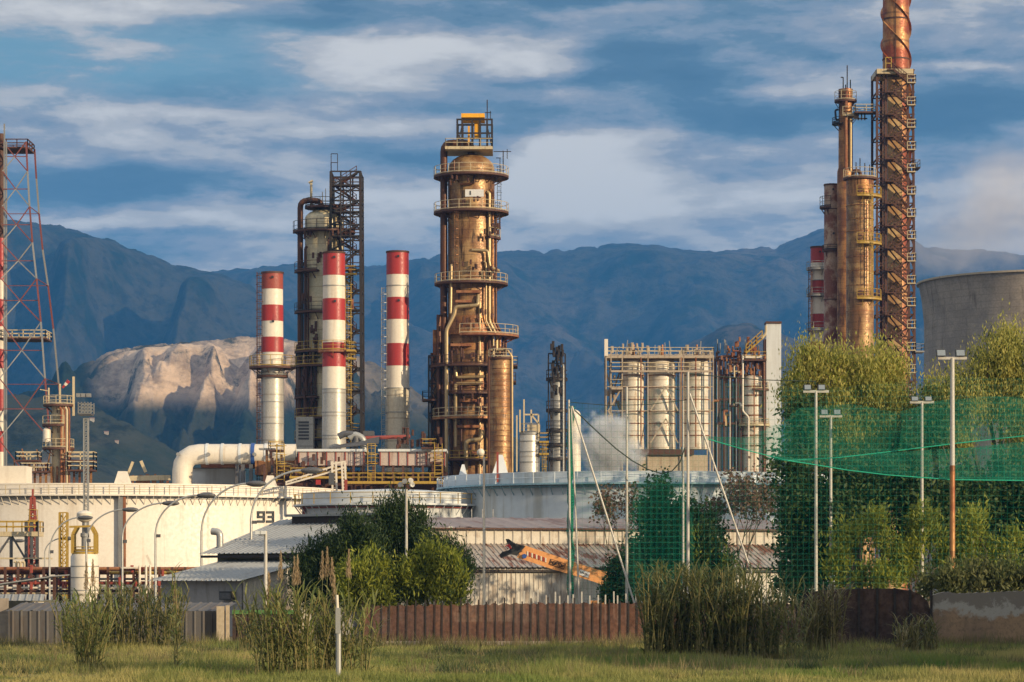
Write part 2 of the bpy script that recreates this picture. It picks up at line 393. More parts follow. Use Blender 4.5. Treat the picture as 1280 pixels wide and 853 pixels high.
# ------------------------------------------------------------------ camera, sun, sky
cam = bpy.data.cameras.new('Camera'); co = bpy.data.objects.new('Camera', cam); COL.objects.link(co); SC.camera = co
cam.sensor_width = 36; cam.lens = F/1280*36; cam.shift_y = (HOR-426.5)/1280; cam.clip_start = 1; cam.clip_end = 40000
co.location = (0,0,EYE); co.rotation_euler = (R(90),0,0)
SUN_EL, SUN_AZ = R(15), R(128)        # azimuth clockwise from +Y
sl = bpy.data.lights.new('sun', 'SUN'); so = bpy.data.objects.new('sun', sl); COL.objects.link(so)
sd = Vector((math.sin(SUN_AZ)*math.cos(SUN_EL), math.cos(SUN_AZ)*math.cos(SUN_EL), math.sin(SUN_EL)))
so.rotation_euler = sd.to_track_quat('Z', 'Y').to_euler(); so.location = (60,-60,60)
sl.energy = 4.7; sl.angle = R(.5); sl.color = (1,.79,.51)
W = bpy.data.worlds.new('World'); SC.world = W; W.use_nodes = True
nt = W.node_tree; bg = nt.nodes['Background']; bg.inputs[1].default_value = .1
sky = nd(nt, 'ShaderNodeTexSky', sky_type='NISHITA', sun_disc=False); sky.sun_elevation = SUN_EL; sky.sun_rotation = SUN_AZ
tc = nt.nodes.new('ShaderNodeTexCoord')
def wmap(scale, rot=(0,0,0), loc=(0,0,0)):
    mp = nt.nodes.new('ShaderNodeMapping'); mp.inputs['Scale'].default_value = scale; mp.inputs['Rotation'].default_value = rot
    mp.inputs['Location'].default_value = loc
    nt.links.new(tc.outputs['Generated'], mp.inputs['Vector']); return mp.outputs[0]
def wn(v, s, d=6, r=.55, dist=0.):
    n = nd(nt, 'ShaderNodeTexNoise'); n.inputs['Scale'].default_value = s; n.inputs['Detail'].default_value = d
    n.inputs['Roughness'].default_value = r; n.inputs['Distortion'].default_value = dist
    nt.links.new(v, n.inputs['Vector']); return n.outputs['Fac']
nA = wn(wmap((1,1,3.2), (0,R(2),0), (.3,.1,.22)), 7., 14, .60, .15)
nB = wn(wmap((1,1,4.2), (0,R(-3),0), (2.1,0,.7)), 17., 12, .60, .1)
nC = wn(wmap((1,1,2.2), (0,0,0), (5.,1,.3)), 14, 10, .6, .2)
sx = nt.nodes.new('ShaderNodeSeparateXYZ'); nt.links.new(tc.outputs['Generated'], sx.inputs[0])
DX, DY, DZ = sx.outputs
BX = mth(nt, 'ADD', mth(nt, 'DIVIDE', DX, mth(nt, 'MAXIMUM', DY, .05)), mth(nt, 'MULTIPLY', mth(nt, 'SUBTRACT', nA, .5), .05))
BZ = mth(nt, 'ADD', mth(nt, 'DIVIDE', DZ, mth(nt, 'MAXIMUM', DY, .05)), mth(nt, 'MULTIPLY', mth(nt, 'SUBTRACT', nC, .5), .022))
def blob(px, py, rx, ry, soft=1.0):
    """a soft bank of cloud round one compass bearing"""
    a = mth(nt, 'DIVIDE', mth(nt, 'SUBTRACT', BX, (px-640)/F), rx/F); b = mth(nt, 'DIVIDE', mth(nt, 'SUBTRACT', BZ, (HOR-py)/F), ry/F)
    d = mth(nt, 'SQRT', mth(nt, 'ADD', mth(nt, 'MULTIPLY', a, a), mth(nt, 'MULTIPLY', b, b)))
    return mrange(nt, d, 1.5, .1, 0, soft)
def addm(*v):
    o = v[0]
    for q in v[1:]: o = mth(nt, 'ADD', o, q)
    return o
bright = addm(blob(500,62,190,36,1.1), blob(730,212,95,38,1.0), blob(650,66,80,24,.7), blob(225,136,170,14,.6), blob(190,272,230,16,.9), blob(1000,108,100,30,.7), blob(1190,86,110,9,.6), blob(1010,190,130,30,.6), blob(55,200,80,22,.6), blob(700,250,160,30,.4), blob(350,250,200,9,.5), blob(330,200,120,16,.5), blob(120,8,200,14,.3), blob(740,8,150,12,.6), blob(1240,200,120,60,.35), blob(860,180,120,20,.3), blob(580,110,300,20,.3), blob(900,240,200,26,.5), blob(820,30,200,22,.35), blob(420,160,160,14,.35), blob(700,200,50,22,.5))
dark = addm(blob(250,212,250,34,.8), blob(780,128,260,34,.8), blob(1180,140,220,30,1.), blob(560,190,170,30,.6), blob(320,38,220,14,.6), blob(700,95,150,12,.4), blob(60,180,110,16,.5), blob(930,60,300,14,.4), blob(620,280,400,16,.3))
cy_ = mth(nt, 'MINIMUM', addm(blob(150,70,260,52), blob(40,60,120,60,.4), blob(480,285,240,16,.35), blob(420,100,120,14,.4), blob(1180,305,120,20,.3)), 1.)
val = mth(nt, 'ADD', addm(mth(nt, 'MULTIPLY', mth(nt, 'SUBTRACT', nA, .5), 1.9), mth(nt, 'MULTIPLY', mth(nt, 'SUBTRACT', nB, .5), 1.2)), mth(nt, 'SUBTRACT', mth(nt, 'MULTIPLY', bright, .50), mth(nt, 'MULTIPLY', dark, .34)))
rp = nt.nodes.new('ShaderNodeValToRGB'); rp.color_ramp.interpolation = 'EASE'
els = rp.color_ramp.elements; els[0].position = .0; els[0].color = lin(74,94,108); els[1].position = 1.; els[1].color = lin(222,214,202)
for ps, c in ((.24,(84,104,118)),(.38,(104,121,132)),(.50,(130,138,146)),(.64,(152,152,154)),(.80,(190,183,174))):
    e = els.new(ps); e.color = lin(*c)
nt.links.new(mrange(nt, val, -.70, .52), rp.inputs[0]); base = rp.outputs[0]
base = mix(nt, mth(nt, 'MULTIPLY', cy_, mrange(nt, val, .22, -.05, .0, .8)), base, lin(114,152,164))
top = mrange(nt, DZ, .22, .9, 1., 2.3)
sc_ = nd(nt, 'ShaderNodeVectorMath', operation='SCALE'); nt.links.new(base, sc_.inputs[0]); nt.links.new(mth(nt, 'MULTIPLY', top, 12.), sc_.inputs['Scale'])
fin = mix(nt, .03, sc_.outputs[0], sky.outputs[0])
nt.links.new(fin, bg.inputs[0])
# ------------------------------------------------------------------ ground
def groundmat(name, a, b_, c_, s=1.):
    m, nt, b = new_mat(name)
    n1 = noise(nt, pos(nt), .12*s, 6, .6); n2 = noise(nt, pos(nt), 2.5*s, 5, .7)
    c = mix(nt, mrange(nt, n1, .4, .6), a, b_); c = mix(nt, mrange(nt, n2, .5, .7), c, c_)
    nt.links.new(c, b.inputs['Base Color']); b.inputs['Roughness'].default_value = 1.; b.inputs['Specular IOR Level'].default_value = .05
    bp = nd(nt, 'ShaderNodeBump'); bp.inputs['Strength'].default_value = .5; nt.links.new(n2, bp.inputs['Height']); nt.links.new(bp.outputs[0], b.inputs['Normal'])
    return m
g = MB().add([(-9000,-200,0),(9000,-200,0),(9000,14000,0),(-9000,14000,0)], [(0,1,2,3)]).build('ground', groundmat('dry_earth', (.12,.10,.07), (.16,.14,.10), (.07,.07,.04), .3)); struct(g)
fieldm = groundmat('meadow_soil', (.11,.12,.04), (.24,.20,.10), (.07,.075,.03), .8)
P = [[(-70+3*i, 20+4*j, .03+.02*mnoise.noise((i*.35,j*.5,0))) for i in range(48)] for j in range(31)]
f_ = MB().sheet(P).build('meadow', fieldm); struct(f_)
# ------------------------------------------------------------------ hills
def hill_mat(name, green, green2, rock, rockattr=True):
    m, nt, b = new_mat(name)
    n1 = noise(nt, pos(nt, (1,1,1)), .0065, 8, .68); n2 = noise(nt, pos(nt, (1,.5,1.4)), .024, 10, .74)
    c = mix(nt, mrange(nt, n1, .42, .58), green, green2); c = mix(nt, mrange(nt, n2, .5, .62, 0, .8), c, tuple(x*.35 for x in green[:3]))
    at = nd(nt, 'ShaderNodeAttribute', attribute_name='rock')
    f = mth(nt, 'MULTIPLY', at.outputs['Fac'], mrange(nt, mth(nt, 'ADD', mth(nt, 'MULTIPLY', n1, .65), mth(nt, 'MULTIPLY', n2, .35)), .40, .50, .04, 1.))
    rk = mix(nt, mrange(nt, n2, .4, .65), rock, tuple(x*.42 for x in rock[:3]))
    c = mix(nt, f, c, rk); nt.links.new(c, b.inputs['Base Color']); b.inputs['Roughness'].default_value = .95
    b.inputs['Specular IOR Level'].default_value = .1
    bp = nd(nt, 'ShaderNodeBump'); bp.inputs['Strength'].default_value = .7; bp.inputs['Distance'].default_value = 16.
    nt.links.new(n2, bp.inputs['Height']); nt.links.new(bp.outputs[0], b.inputs['Normal'])
    return m
def lerp_prof(pr, x):
    if x <= pr[0][0]: return pr[0][1]
    for (a, b), (c, d) in zip(pr, pr[1:]):
        if x <= c:
            t = (x-a)/(c-a); t = t*t*(3-2*t)*.5 + t*.5; return b+(d-b)*t
    return pr[-1][1]
def hill(name, D, depth, prof, mat, nx=420, ny=46, amp=.16, fr=1., rock=None, seed=0, jag=2.):
    A = At(D); x0, x1 = prof[0][0], prof[-1][0]; V = []; RK = []; jn = ny*3//4
    for j in range(ny):
        t = j/(ny-1); yy = -depth*(1-t/.75) if t < .75 else depth*.6*(t-.75)/.25
        for i in range(nx):
            px = x0+(x1-x0)*i/(nx-1); X = A.x(px); top = A.z(lerp_prof(prof, px))
            Y = D+yy
            up = max(0, 1+yy/depth) if yy <= 0 else max(0, 1-yy/(depth*.6))
            n = mnoise.fractal((X*fr/700+seed, Y*fr/900, seed), .9, 2.1, 6)
            rg = 1-abs(mnoise.noise((X*fr/420+seed*3, Y*fr/1500, 3+seed)))*2
            h = top*(up**.8)
            env = (4*up*(1-up)) if yy <= 0 else .0
            h += top*amp*(n*.9+rg*.8-.4)*env
            if yy >= 0 or up > .9: h += A.s(jag)*mnoise.fractal((X/A.s(16)+seed, seed, 2), .8, 2.1, 5)*(1 if yy > 0 else (up-.9)/.1)
            if yy > 0: h = min(h, top*(up))+A.s(jag)*mnoise.fractal((X/A.s(16)+seed, seed, 2), .8, 2.1, 5)*up
            cap = EYE+(top-EYE)*Y/D*.995
            mg = D*.004
            if yy < 0 and h > cap-mg: h = cap-mg+mg*(1-math.exp(-(h-cap+mg)/mg*.7))
            V.append((X, Y, max(-5, h)))
            if rock:
                pz = HOR-(h-EYE)*F/Y; ppx = 640+X*F/Y; RK.append(rock(ppx, pz, mnoise.fractal((X*6/D, h*12/D, seed), 1, 2, 5)))
            else: RK.append(0)
    fs = [(j*nx+i, j*nx+i+1, (j+1)*nx+i+1, (j+1)*nx+i) for j in range(ny-1) for i in range(nx-1)]
    me = bpy.data.meshes.new(name); me.from_pydata(V, [], fs)
    a = me.attributes.new('rock', 'FLOAT', 'POINT'); a.data.foreach_set('value', RK)
    me.polygons.foreach_set('use_smooth', [True]*len(fs)); me.materials.append(mat); me.update()
    o = bpy.data.objects.new(name, me); COL.objects.link(o); struct(o); return o
def sstep(a, b, x):
    t = max(0, min(1, (x-a)/(b-a))); return t*t*(3-2*t)
mh = hill_mat('shaded_wooded_mountain', (.008,.018,.010), (.032,.037,.024), (.22,.165,.125))  # woodland colour made very dark to stand in for cloud shade
mq = hill_mat('quarried_hill', (.022,.034,.018), (.05,.052,.03), (.80,.58,.39))
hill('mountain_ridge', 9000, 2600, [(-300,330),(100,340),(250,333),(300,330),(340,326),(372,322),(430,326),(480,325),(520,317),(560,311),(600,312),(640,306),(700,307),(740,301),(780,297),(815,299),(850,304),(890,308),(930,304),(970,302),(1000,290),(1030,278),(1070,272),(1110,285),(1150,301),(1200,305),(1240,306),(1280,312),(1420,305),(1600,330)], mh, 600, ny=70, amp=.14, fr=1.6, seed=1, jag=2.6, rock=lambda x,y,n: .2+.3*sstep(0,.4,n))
def rk_left(x, y, n): return 1.2*sstep(-.15,.3,n)*sstep(60,150,x)*(1-sstep(250,330,x))*(1-sstep(370,400,y)) + .15*(1-sstep(330,360,x))
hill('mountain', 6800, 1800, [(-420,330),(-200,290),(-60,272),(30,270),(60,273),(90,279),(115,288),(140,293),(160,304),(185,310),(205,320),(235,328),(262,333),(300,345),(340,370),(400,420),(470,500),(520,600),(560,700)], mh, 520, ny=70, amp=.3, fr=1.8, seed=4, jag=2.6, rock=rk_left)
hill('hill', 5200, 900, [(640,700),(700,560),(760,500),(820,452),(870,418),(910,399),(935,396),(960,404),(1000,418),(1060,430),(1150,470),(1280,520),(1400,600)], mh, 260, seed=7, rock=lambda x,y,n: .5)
def rk_q(x, y, n):
    return 1.3*sstep(100,150,x)*(1-sstep(370,480,x)*.85)*(1-sstep(482,520,y+ (x-250)*-.05 + n*30))*sstep(-.6,-.1,n+.2) + .4*(1-sstep(20,110,abs(x-110)))*sstep(.0,.3,n)
hill('quarry_hill', 3100, 500, [(-260,560),(-60,520),(20,500),(70,478),(105,452),(130,440),(150,433),(190,428),(230,425),(270,422),(300,418),(330,419),(372,424),(410,432),(440,440),(470,452),(500,474),(540,500),(600,528),(680,560),(760,600),(860,700)], mq, 560, ny=110, amp=.34, fr=6.5, seed=9, rock=rk_q, jag=3)
def rk_n(x, y, n): return .8*sstep(-.05,.3,n)
hill('low_hill', 2200, 380, [(-260,470),(-60,478),(0,486),(60,492),(110,500),(150,520),(190,545),(240,570),(300,585),(400,600),(520,615),(640,640),(760,700)], mq, 300, amp=.2, fr=3, seed=13, rock=rk_n, jag=3)
# a few white houses on the low slope
def slope_z(x, y):
    ok, loc, nrm, idx, ob, mtx = SC.ray_cast(bpy.context.view_layer.depsgraph, Vector((x,y,900)), Vector((0,0,-1))); return loc.z if ok else 0
bpy.context.view_layer.update()
hm = [weathered('house_wall_a', (.55,.49,.40), amount=.2), weathered('house_wall_b', (.46,.38,.30), amount=.2)]
rm = weathered('terracotta_roof', (.26,.12,.07))
spots = [(115,532,15),(133,544,14),(100,555,13),(60,535,10),(28,520,9),(146,560,12),(40,560,12),(88,520,8),(160,575,12),(12,548,10)]
desc = ['largest white house on the far hillside behind the slender mast','white house low on the far slope just right of the mast','cream house beside the mast foot on the far hillside','small house on the far slope behind the lattice tower leg','tiny highest house on the far hillside beside the left tower','pale house above the white tank on the far slope','house on the far slope left of the short cream column','tiny house on the far hillside just behind the windsock column','rightmost white house on the far slope above the tank roof','leftmost house on the far slope at the lattice tower foot']
for i, (px, py, s) in enumerate(spots):
    if i not in (0, 1, 3, 5): continue
    D = 2000; A = At(D)
    for Dt in range(1790, 2260, 10):
        if slope_z(At(Dt).x(px), Dt) >= At(Dt).z(py): D = Dt; break
    A = At(D); c = Vector((A.x(px), D, slope_z(A.x(px), D)-1)); w = s*.11; h = s*.12+1
    t = thing('house', desc[i], 'house', c, 'houses on the far hillside', R(rnd.uniform(-6,6)))
    MB().box(-w,w,-w*.7,w*.7,-9,h).build('wall', hm[i%2], t, local=True)
    MB().add([(-w-.3,-w*.8,h),(w+.3,-w*.8,h),(w+.3,w*.8,h),(-w-.3,w*.8,h),(-w-.3,0,h+w*.4),(w+.3,0,h+w*.4)], [(0,1,5,4),(2,3,4,5),(0,4,3),(1,2,5),(0,3,2,1)]).build('roof', rm, t, local=True)
# ------------------------------------------------------------------ haze
hz = MB().box(-8200, 8200, -60, 12500, -1.5, 1500).build('haze', None)
hmt, nt, b = new_mat('air_haze'); nt.nodes.remove(b)
pv = nt.nodes.new('ShaderNodeVolumePrincipled'); pv.inputs['Color'].default_value = (.085,.385,.92,1); pv.inputs['Density'].default_value = 7.2e-5
pv.inputs['Anisotropy'].default_value = .0
nt.links.new(pv.outputs[0], nt.nodes['Material Output'].inputs['Volume']); hz.data.materials.clear(); hz.data.materials.append(hmt); hz['kind'] = 'stuff'
# ------------------------------------------------------------------ steam
def steam(name, label, puffs, D, dens, colr, nscale):
    """vapour: closed balls whose density thins out to nothing before their skin, torn by noise"""
    import bmesh
    A = At(D); bm = bmesh.new(); x0, y0, z0, w, h, dp = puffs
    c = A.p(x0, y0); bmesh.ops.create_icosphere(bm, subdivisions=3, radius=1)
    me = bpy.data.meshes.new(name); bm.to_mesh(me); bm.free()
    o = bpy.data.objects.new(name, me); COL.objects.link(o); o.location = c; o.scale = (A.s(w), dp, A.s(h)); o.rotation_euler.y = R(z0)
    mt, nt, b = new_mat(name+'_vapour'); nt.nodes.remove(b)
    pv = nt.nodes.new('ShaderNodeVolumePrincipled'); pv.inputs['Color'].default_value = col(colr); pv.inputs['Anisotropy'].default_value = .2
    n = noise(nt, pos(nt), nscale, 6, .66)
    ln = nd(nt, 'ShaderNodeVectorMath', operation='LENGTH'); nt.links.new(pos(nt, obj=True), ln.inputs[0])
    v = mth(nt, 'SUBTRACT', mth(nt, 'ADD', n, .12), mth(nt, 'MULTIPLY', mth(nt, 'POWER', ln.outputs['Value'], 1.6), .34))
    nt.links.new(mrange(nt, v, .36, .60, 0, dens), pv.inputs['Density'])
    nt.links.new(pv.outputs[0], nt.nodes['Material Output'].inputs['Volume']); me.materials.append(mt)
    tag(o, label, None, None, 'stuff'); return o
steam('steam', 'white steam cloud rising behind the pale tank', (760,560,20,52,52,4.2), 345, 1.0, (1,1,1), .42)
steam('vapour_plume', 'thin grey vapour drifting off the cooling tower', (1245,262,-35,165,95,14.), 720, .05, (.97,.93,.96), .05)
# ================================================================== REFINERY
def pipe_part(root, pts, r, mat, name='pipe', n=9, br=None):
    return MB().pipe(pts, r, br, n).build(name, M[mat], root)
def small_valves(mb, cx, cy, z, n, spread, s=.3):
    for _ in range(n):
        x = cx+rnd.uniform(-spread,spread); y = cy+rnd.uniform(-.5,.5); zz = z+rnd.uniform(0,1.6)
        mb.tube([(x,y,zz-s),(x,y,zz+s)], s*.45, 6); mb.cbox((x,y,zz+s), s*.9, s*.9, s*.25); mb.cut()
# ---- main column ---------------------------------------------------------
A = At(400); cx = A.x(589); cy = 400.; s = A.s; z = A.z
t = thing('distillation_column', 'tall golden brown column with ring platforms and amber crane frame on top', 'column', (cx,cy,0))
b_ = MB()
b_.lathe(cx, cy, [(s(28),0.0),(s(28),z(418))], 48); o = b_.build('lower_shell', M['gold'], t)
MB().lathe(cx, cy, [(s(34),z(420)),(s(34),z(417.5)),(s(29.5),z(398)),(s(29.5),z(397))], 48).build('cone', M['gold_rust'], t)
MB().lathe(cx, cy, [(s(29.2),z(400)),(s(29.2),z(213))]+dome_prof(s(29.2),z(213),s(20)), 48).build('upper_shell', M['gold'], t)
for py in (545,487,440): MB().ring(cx, cy, s(27), s(28.6), z(py), z(py-9), 40).build('insulation_band', M['gold_rust'], t)
# overhead pipe
pipe_part(t, [(cx,cy,z(195)),(cx,cy,z(180)),(A.x(555),cy-1,z(180)),(A.x(555),cy-1,0.0)], s(4.6), 'pipe_brown', 'overhead_pipe', 14, s(12))
pipe_part(t, [(A.x(568),cy-3.2,z(205)),(A.x(568),cy-3.2,z(232))], s(1.5), 'pipe_brown')
for px, ry, mt, top, dy in ((612,2.6,'pipe_gold',243,-2.6),(616,2.2,'gold_rust',240,-2.0),(620,1.8,'pipe_brown',262,-1),(608,1.4,'pipe_gold',330,-3.2)):
    pipe_part(t, [(A.x(px-3),cy+dy,z(top)),(A.x(px),cy+dy,z(top+2)),(A.x(px),cy+dy,z(404)),(A.x(px+9),cy+dy,z(422)),(A.x(px+9),cy+dy,0.0)], s(ry*.85), mt)
pipe_part(t, [(A.x(598),cy-3.4,z(372)),(A.x(598),cy-4,z(385)),(A.x(570),cy-3.8,z(387)),(A.x(569),cy-3.8,z(396)),(A.x(559),cy-4,z(416)),(A.x(559),cy-4,0.0)], s(2.4), 'pipe_gold', n=12)
pipe_part(t, [(A.x(565),cy-3.6,z(334)),(A.x(564),cy-3.6,z(395))], s(1.7), 'pipe_gold')
pipe_part(t, [(A.x(570),cy-3.6,z(458)),(A.x(571),cy-3.6,z(474)),(A.x(606),cy-3.6,z(473))], s(1.8), 'pipe_gold')
pipe_part(t, [(A.x(604),cy-3.6,z(481)),(A.x(570),cy-3.6,z(482)),(A.x(570),cy-3.6,z(560))], s(2.2), 'pipe_gold')
pipe_part(t, [(A.x(603),cy-3.5,z(540)),(A.x(602),cy-3.9,z(551)),(A.x(583),cy-3.8,z(553)),(A.x(582),cy-3.8,0.0)], s(3.), 'pipe_gold', n=12)
pipe_part(t, [(A.x(590),cy-3.4,z(316)),(A.x(610),cy-3.4,z(317)),(A.x(613),cy-3.4,z(337)),(A.x(624),cy-2.4,z(341))], s(1.8), 'pipe_gold')
pipe_part(t, [(A.x(575),cy-3.6,z(235)),(A.x(593),cy-3.6,z(234)),(A.x(594),cy-3.6,z(222))], s(1.4), 'pipe_brown')
for px, r, top, mt, dy in ((544,3.4,412,'gold_rust',1),(549,3.2,395,'pipe_brown',-1.5),(539,1.7,440,'dark_rust',2),(565,1.6,430,'dark_rust',-2.8),(600,1.5,380,'pipe_gold',-3.4),(577,1.3,430,'dark_rust',-3.4),(612,2.4,410,'dark_rust',-2.9),(636,1.8,470,'pipe_gold',1.5),(640,1.4,500,'gold_rust',1.2),(632,1.6,420,'pipe_brown',2)):
    pipe_part(t, [(A.x(px),cy+dy,z(top)),(A.x(px),cy+dy,0.0)], s(r), mt)
for py, ri, ro, a0, a1 in ((221,29.2,47,-180,180),(266,29.2,47,-180,180),(355,29.2,46,-180,180)):
    platform(t, cx, cy, z(py), s(ri), s(ro), a0, a1, 'dark_rust', 'cream', h=1.25, n=32)
platform(t, cx, cy, z(298), s(29.2), s(37), -50, 0, 'dark_rust', 'cream', h=1.2)
platform(t, cx, cy, z(284), s(29.2), s(37), -45, 5, 'dark_rust', 'dark_rust', h=1.2)
platform(t, cx+1.2, cy, z(420), s(29.2), s(49), -120, 40, 'rust', 'cream', h=1.3)
platform(t, cx, cy, z(458), s(28), s(51), -180, 60, 'dark_rust', 'dark_rust', h=1.25)
platform(t, cx, cy, z(523), s(28), s(49), -180, 60, 'gold_rust', 'cream', h=1.25)
platform(t, cx, cy, z(492), s(28), s(42), -150, -30, 'dark_rust', 'dark_rust', h=1.1)
platform(t, cx, cy, z(575), s(28), s(46), -180, 0, 'dark_rust', 'yellow', h=1.1)
deck(t, A.x(626), A.x(647), cy-3.5, cy+2, z(458), 'dark_rust', 'cream')
deck(t, A.x(626), A.x(645), cy-3.5, cy+2, z(478), 'dark_rust', 'dark_rust')
deck(t, A.x(622), A.x(640), cy-3.8, cy-1, z(540), 'dark_rust', 'cream')
deck(t, A.x(528), A.x(546), cy-2, cy+1.5, z(500), 'dark_rust', 'dark')
deck(t, A.x(530), A.x(548), cy-2, cy+1.5, z(556), 'dark_rust', 'dark')
for px, py, w in ((580,380,20),(577,415+19,26),(586,368,30),(588,503,26),(586,535,30),(587,568,28)):
    MB().box(A.x(px-w/2), A.x(px+w/2), cy-s(35), cy-s(27), z(py)-.18, z(py)+.18).build('catwalk', M['rust'], t)
fr = MB(); zs = [z(520), z(500), z(480), z(460), z(445)]
lattice(fr, A.x(541), cy, zs, [s(5)]*5, .22, .12); lattice(fr, A.x(541), cy, [0.0,z(590),z(560),z(520)], [s(5)]*4, .22, .12)
fr.build('support_frame', M['dark'], t)
c2 = MB()
for py in (235,262,300,345,352,405,412,448,455,505,515,548,570): small_valves(c2, A.x(rnd.choice((575,590,606,616))), cy-4.1, z(py), 5, s(12), .32)
c2.build('valve', M['dark_rust'], t)
MB().box(A.x(582), A.x(605), cy-s(30.2), cy-s(29.3), z(250), z(241)).build('sign_board', M['sticker'], t)
MB().box(A.x(587.5), A.x(589.2), cy-s(30.6), cy-s(30.25), z(248), z(243)).build('sign_mark', M['digit'], t)
# top frame
k = MB()
xs = [A.x(p) for p in (572,578,590.5,600,609,615)]
for x in xs:
    for yy in (cy-2.4, cy+2.4): k.bar((x,yy,z(188)), (x,yy,z(152)), .26)
for py in (188,170,153):
    for yy in (cy-2.4,cy+2.4): k.bar((xs[0],yy,z(py)), (xs[-1],yy,z(py)), .22)
k.bar((xs[0],cy-2.4,z(188)),(xs[1],cy-2.4,z(160)),.14); k.bar((xs[-1],cy-2.4,z(188)),(xs[-2],cy-2.4,z(160)),.14); k.bar((xs[0],cy+2.4,z(165)),(xs[2],cy+2.4,z(188)),.14)
ff = k.build('crane_frame', M['dark'], t)
MB().box(A.x(577), A.x(606), cy-2.9, cy+2.6, z(151), z(146)).build('hoist_beam', M['yellow_bright'], ff)
MB().box(A.x(593), A.x(599), cy-1.6, cy-1., z(175), z(156)).build('hoist_block', M['yellow_bright'], ff)
MB().box(A.x(585), A.x(587.5), cy-1.6, cy-1., z(180), z(160)).build('hoist_chain_box', M['yellow_bright'], ff)
deck(t, A.x(557), A.x(616), cy-3.4, cy+3.4, z(187.5), 'cream', 'cream', th=.4)
a = MB(); a.bar((A.x(609),cy,z(148)),(A.x(609),cy,z(125)),.14); a.bar((A.x(613),cy,z(150)),(A.x(613),cy,z(139)),.1); a.bar((A.x(606),cy,z(141)),(A.x(614),cy,z(141)),.1)
a.build('antenna', M['dark'], t)
a = MB()
a.bar((A.x(629),cy-1,z(221)),(A.x(629),cy-1,z(190)),.14); a.bar((A.x(617),cy-1,z(191)),(A.x(639),cy-1,z(191)),.1); a.bar((A.x(634),cy-1,z(200)),(A.x(634),cy-1,z(188)),.1); a.bar((A.x(625),cy-1,z(221)),(A.x(625),cy-1,z(199)),.1)
a.bar((A.x(620),cy-1,z(199)),(A.x(626),cy-1,z(199)),.1); a.build('davit', M['dark'], t)
ladder(t, A.x(622), cy-2.6, z(300), z(266)+1.2, 'dark'); ladder(t, A.x(624), cy-2.6, z(266), z(222)+1.2, 'dark'); ladder(t, A.x(571), cy-3.9, z(355), z(268), 'gold_rust')
# ---- companion column
A = At(388); cx = A.x(625.5); cy = 388.; s = A.s; z = A.z
t = thing('companion_column', 'shorter ribbed brown column standing against the tall golden column', 'column', (cx,cy,0))
MB().lathe(cx, cy, [(s(17),0.0),(s(14),z(575)),(s(13),z(572)),(s(13),z(452))]+dome_prof(s(13),z(452),s(6)), 36).build('shell', M['gold'], t)
for i in range(16): MB().ring(cx, cy, s(12.5), s(13.35), z(462+i*7), z(461+i*7), 32).build('rib', M['gold_rust'], t)
platform(t, cx, cy, z(447), s(6), s(15), 0, 360, 'dark_rust', 'cream', h=1.1, brackets=False)
small_valves(vb := MB(), cx, cy-.5, z(447), 8, s(8), .35); vb.build('valve', M['dark_rust'], t)
pipe_part(t, [(A.x(614),cy-1.6,z(447)),(A.x(611),cy-1.6,z(449)),(A.x(611),cy-1.6,0.0)], s(1.6), 'pipe_brown')
pipe_part(t, [(A.x(622),cy,z(443)),(A.x(622),cy-.6,z(438)),(A.x(634),cy-.6,z(438)),(A.x(640),cy-.6,z(446)),(A.x(641),cy,0.0)], s(1.5), 'pipe_gold')
# ---- pale column with lattice tower --------------------------------------
A = At(425); cx = A.x(405); cy = 425.; s = A.s; z = A.z
t = thing('pale_column', 'thick pale greenish column with curved top pipe beside a dark lattice tower', 'column', (cx,cy,0))
MB().lathe(cx, cy, [(s(24),0.0),(s(24),z(275))]+dome_prof(s(24),z(275),s(13)), 44).build('shell', M['olive'], t)
pipe_part(t, [(A.x(402),cy,z(266)),(A.x(402),cy-1,z(252)),(A.x(376),cy-1,z(252)),(A.x(376),cy-1,0.0)], s(3.6), 'pipe_brown', 'overhead_pipe', 12, s(9))
for px, r, top, mt, dy in ((383,1.8,310,'dark_rust',-2.2),(387,1.3,340,'pipe_brown',-2.8),(372,2.6,455,'pipe_brown',0),(391,2,450,'pipe_brown',-2.9),(379,1.6,330,'dark',-1.6),(396,1.5,420,'dark_rust',-3),(384,3.2,455,'pipe_brown',-2.8),(370,1.2,430,'dark',1),(412,1.2,300,'dark_rust',-3.2),(421,1.4,265,'pipe_gold',-2.6),(426,1.3,265,'dark_rust',-1.7)):
    pipe_part(t, [(A.x(px+2),cy+dy,z(top)),(A.x(px),cy+dy,z(top+3)),(A.x(px),cy+dy,0.0)], s(r), mt)
platform(t, cx, cy, z(290), s(24), s(39), -180, 40, 'dark_rust', 'dark', h=1.4)
platform(t, cx, cy, z(259), s(6), s(24), 0, 360, 'dark_rust', 'dark', h=1.2, brackets=False)
for py, a0, a1, rl in ((340,-175,-100,'dark_rust'),(391,-175,-90,'dark'),(440,-180,-20,'yellow'),(458,-180,-60,'yellow'),(497,-185,-100,'dark'),(523,-180,-60,'yellow'),(550,-180,-60,'yellow')):
    platform(t, cx, cy, z(py), s(24), s(37), a0, a1, 'dark_rust', rl, h=1.3)
v = MB()
for py in (300,330,380,420,430,450,480,500,510,530): small_valves(v, A.x(rnd.choice((386,392,398))), cy-3.4, z(py), 5, s(6), .4)
v.build('valve', M['dark_rust'], t)
a = MB(); a.bar((A.x(389),cy,z(258)),(A.x(389),cy,z(228)),.35); a.bar((A.x(386),cy,z(229)),(A.x(391),cy,z(226)),.3); a.bar((A.x(403),cy,z(258)),(A.x(403),cy,z(240)),.12); a.bar((A.x(407),cy,z(258)),(A.x(407),cy,z(236)),.1); a.build('vent_pipe', M['cream'], t)
MB().box(A.x(375), A.x(396), cy-8, cy-5, z(570), z(525)).build('pale_casing', M['silver'], t)
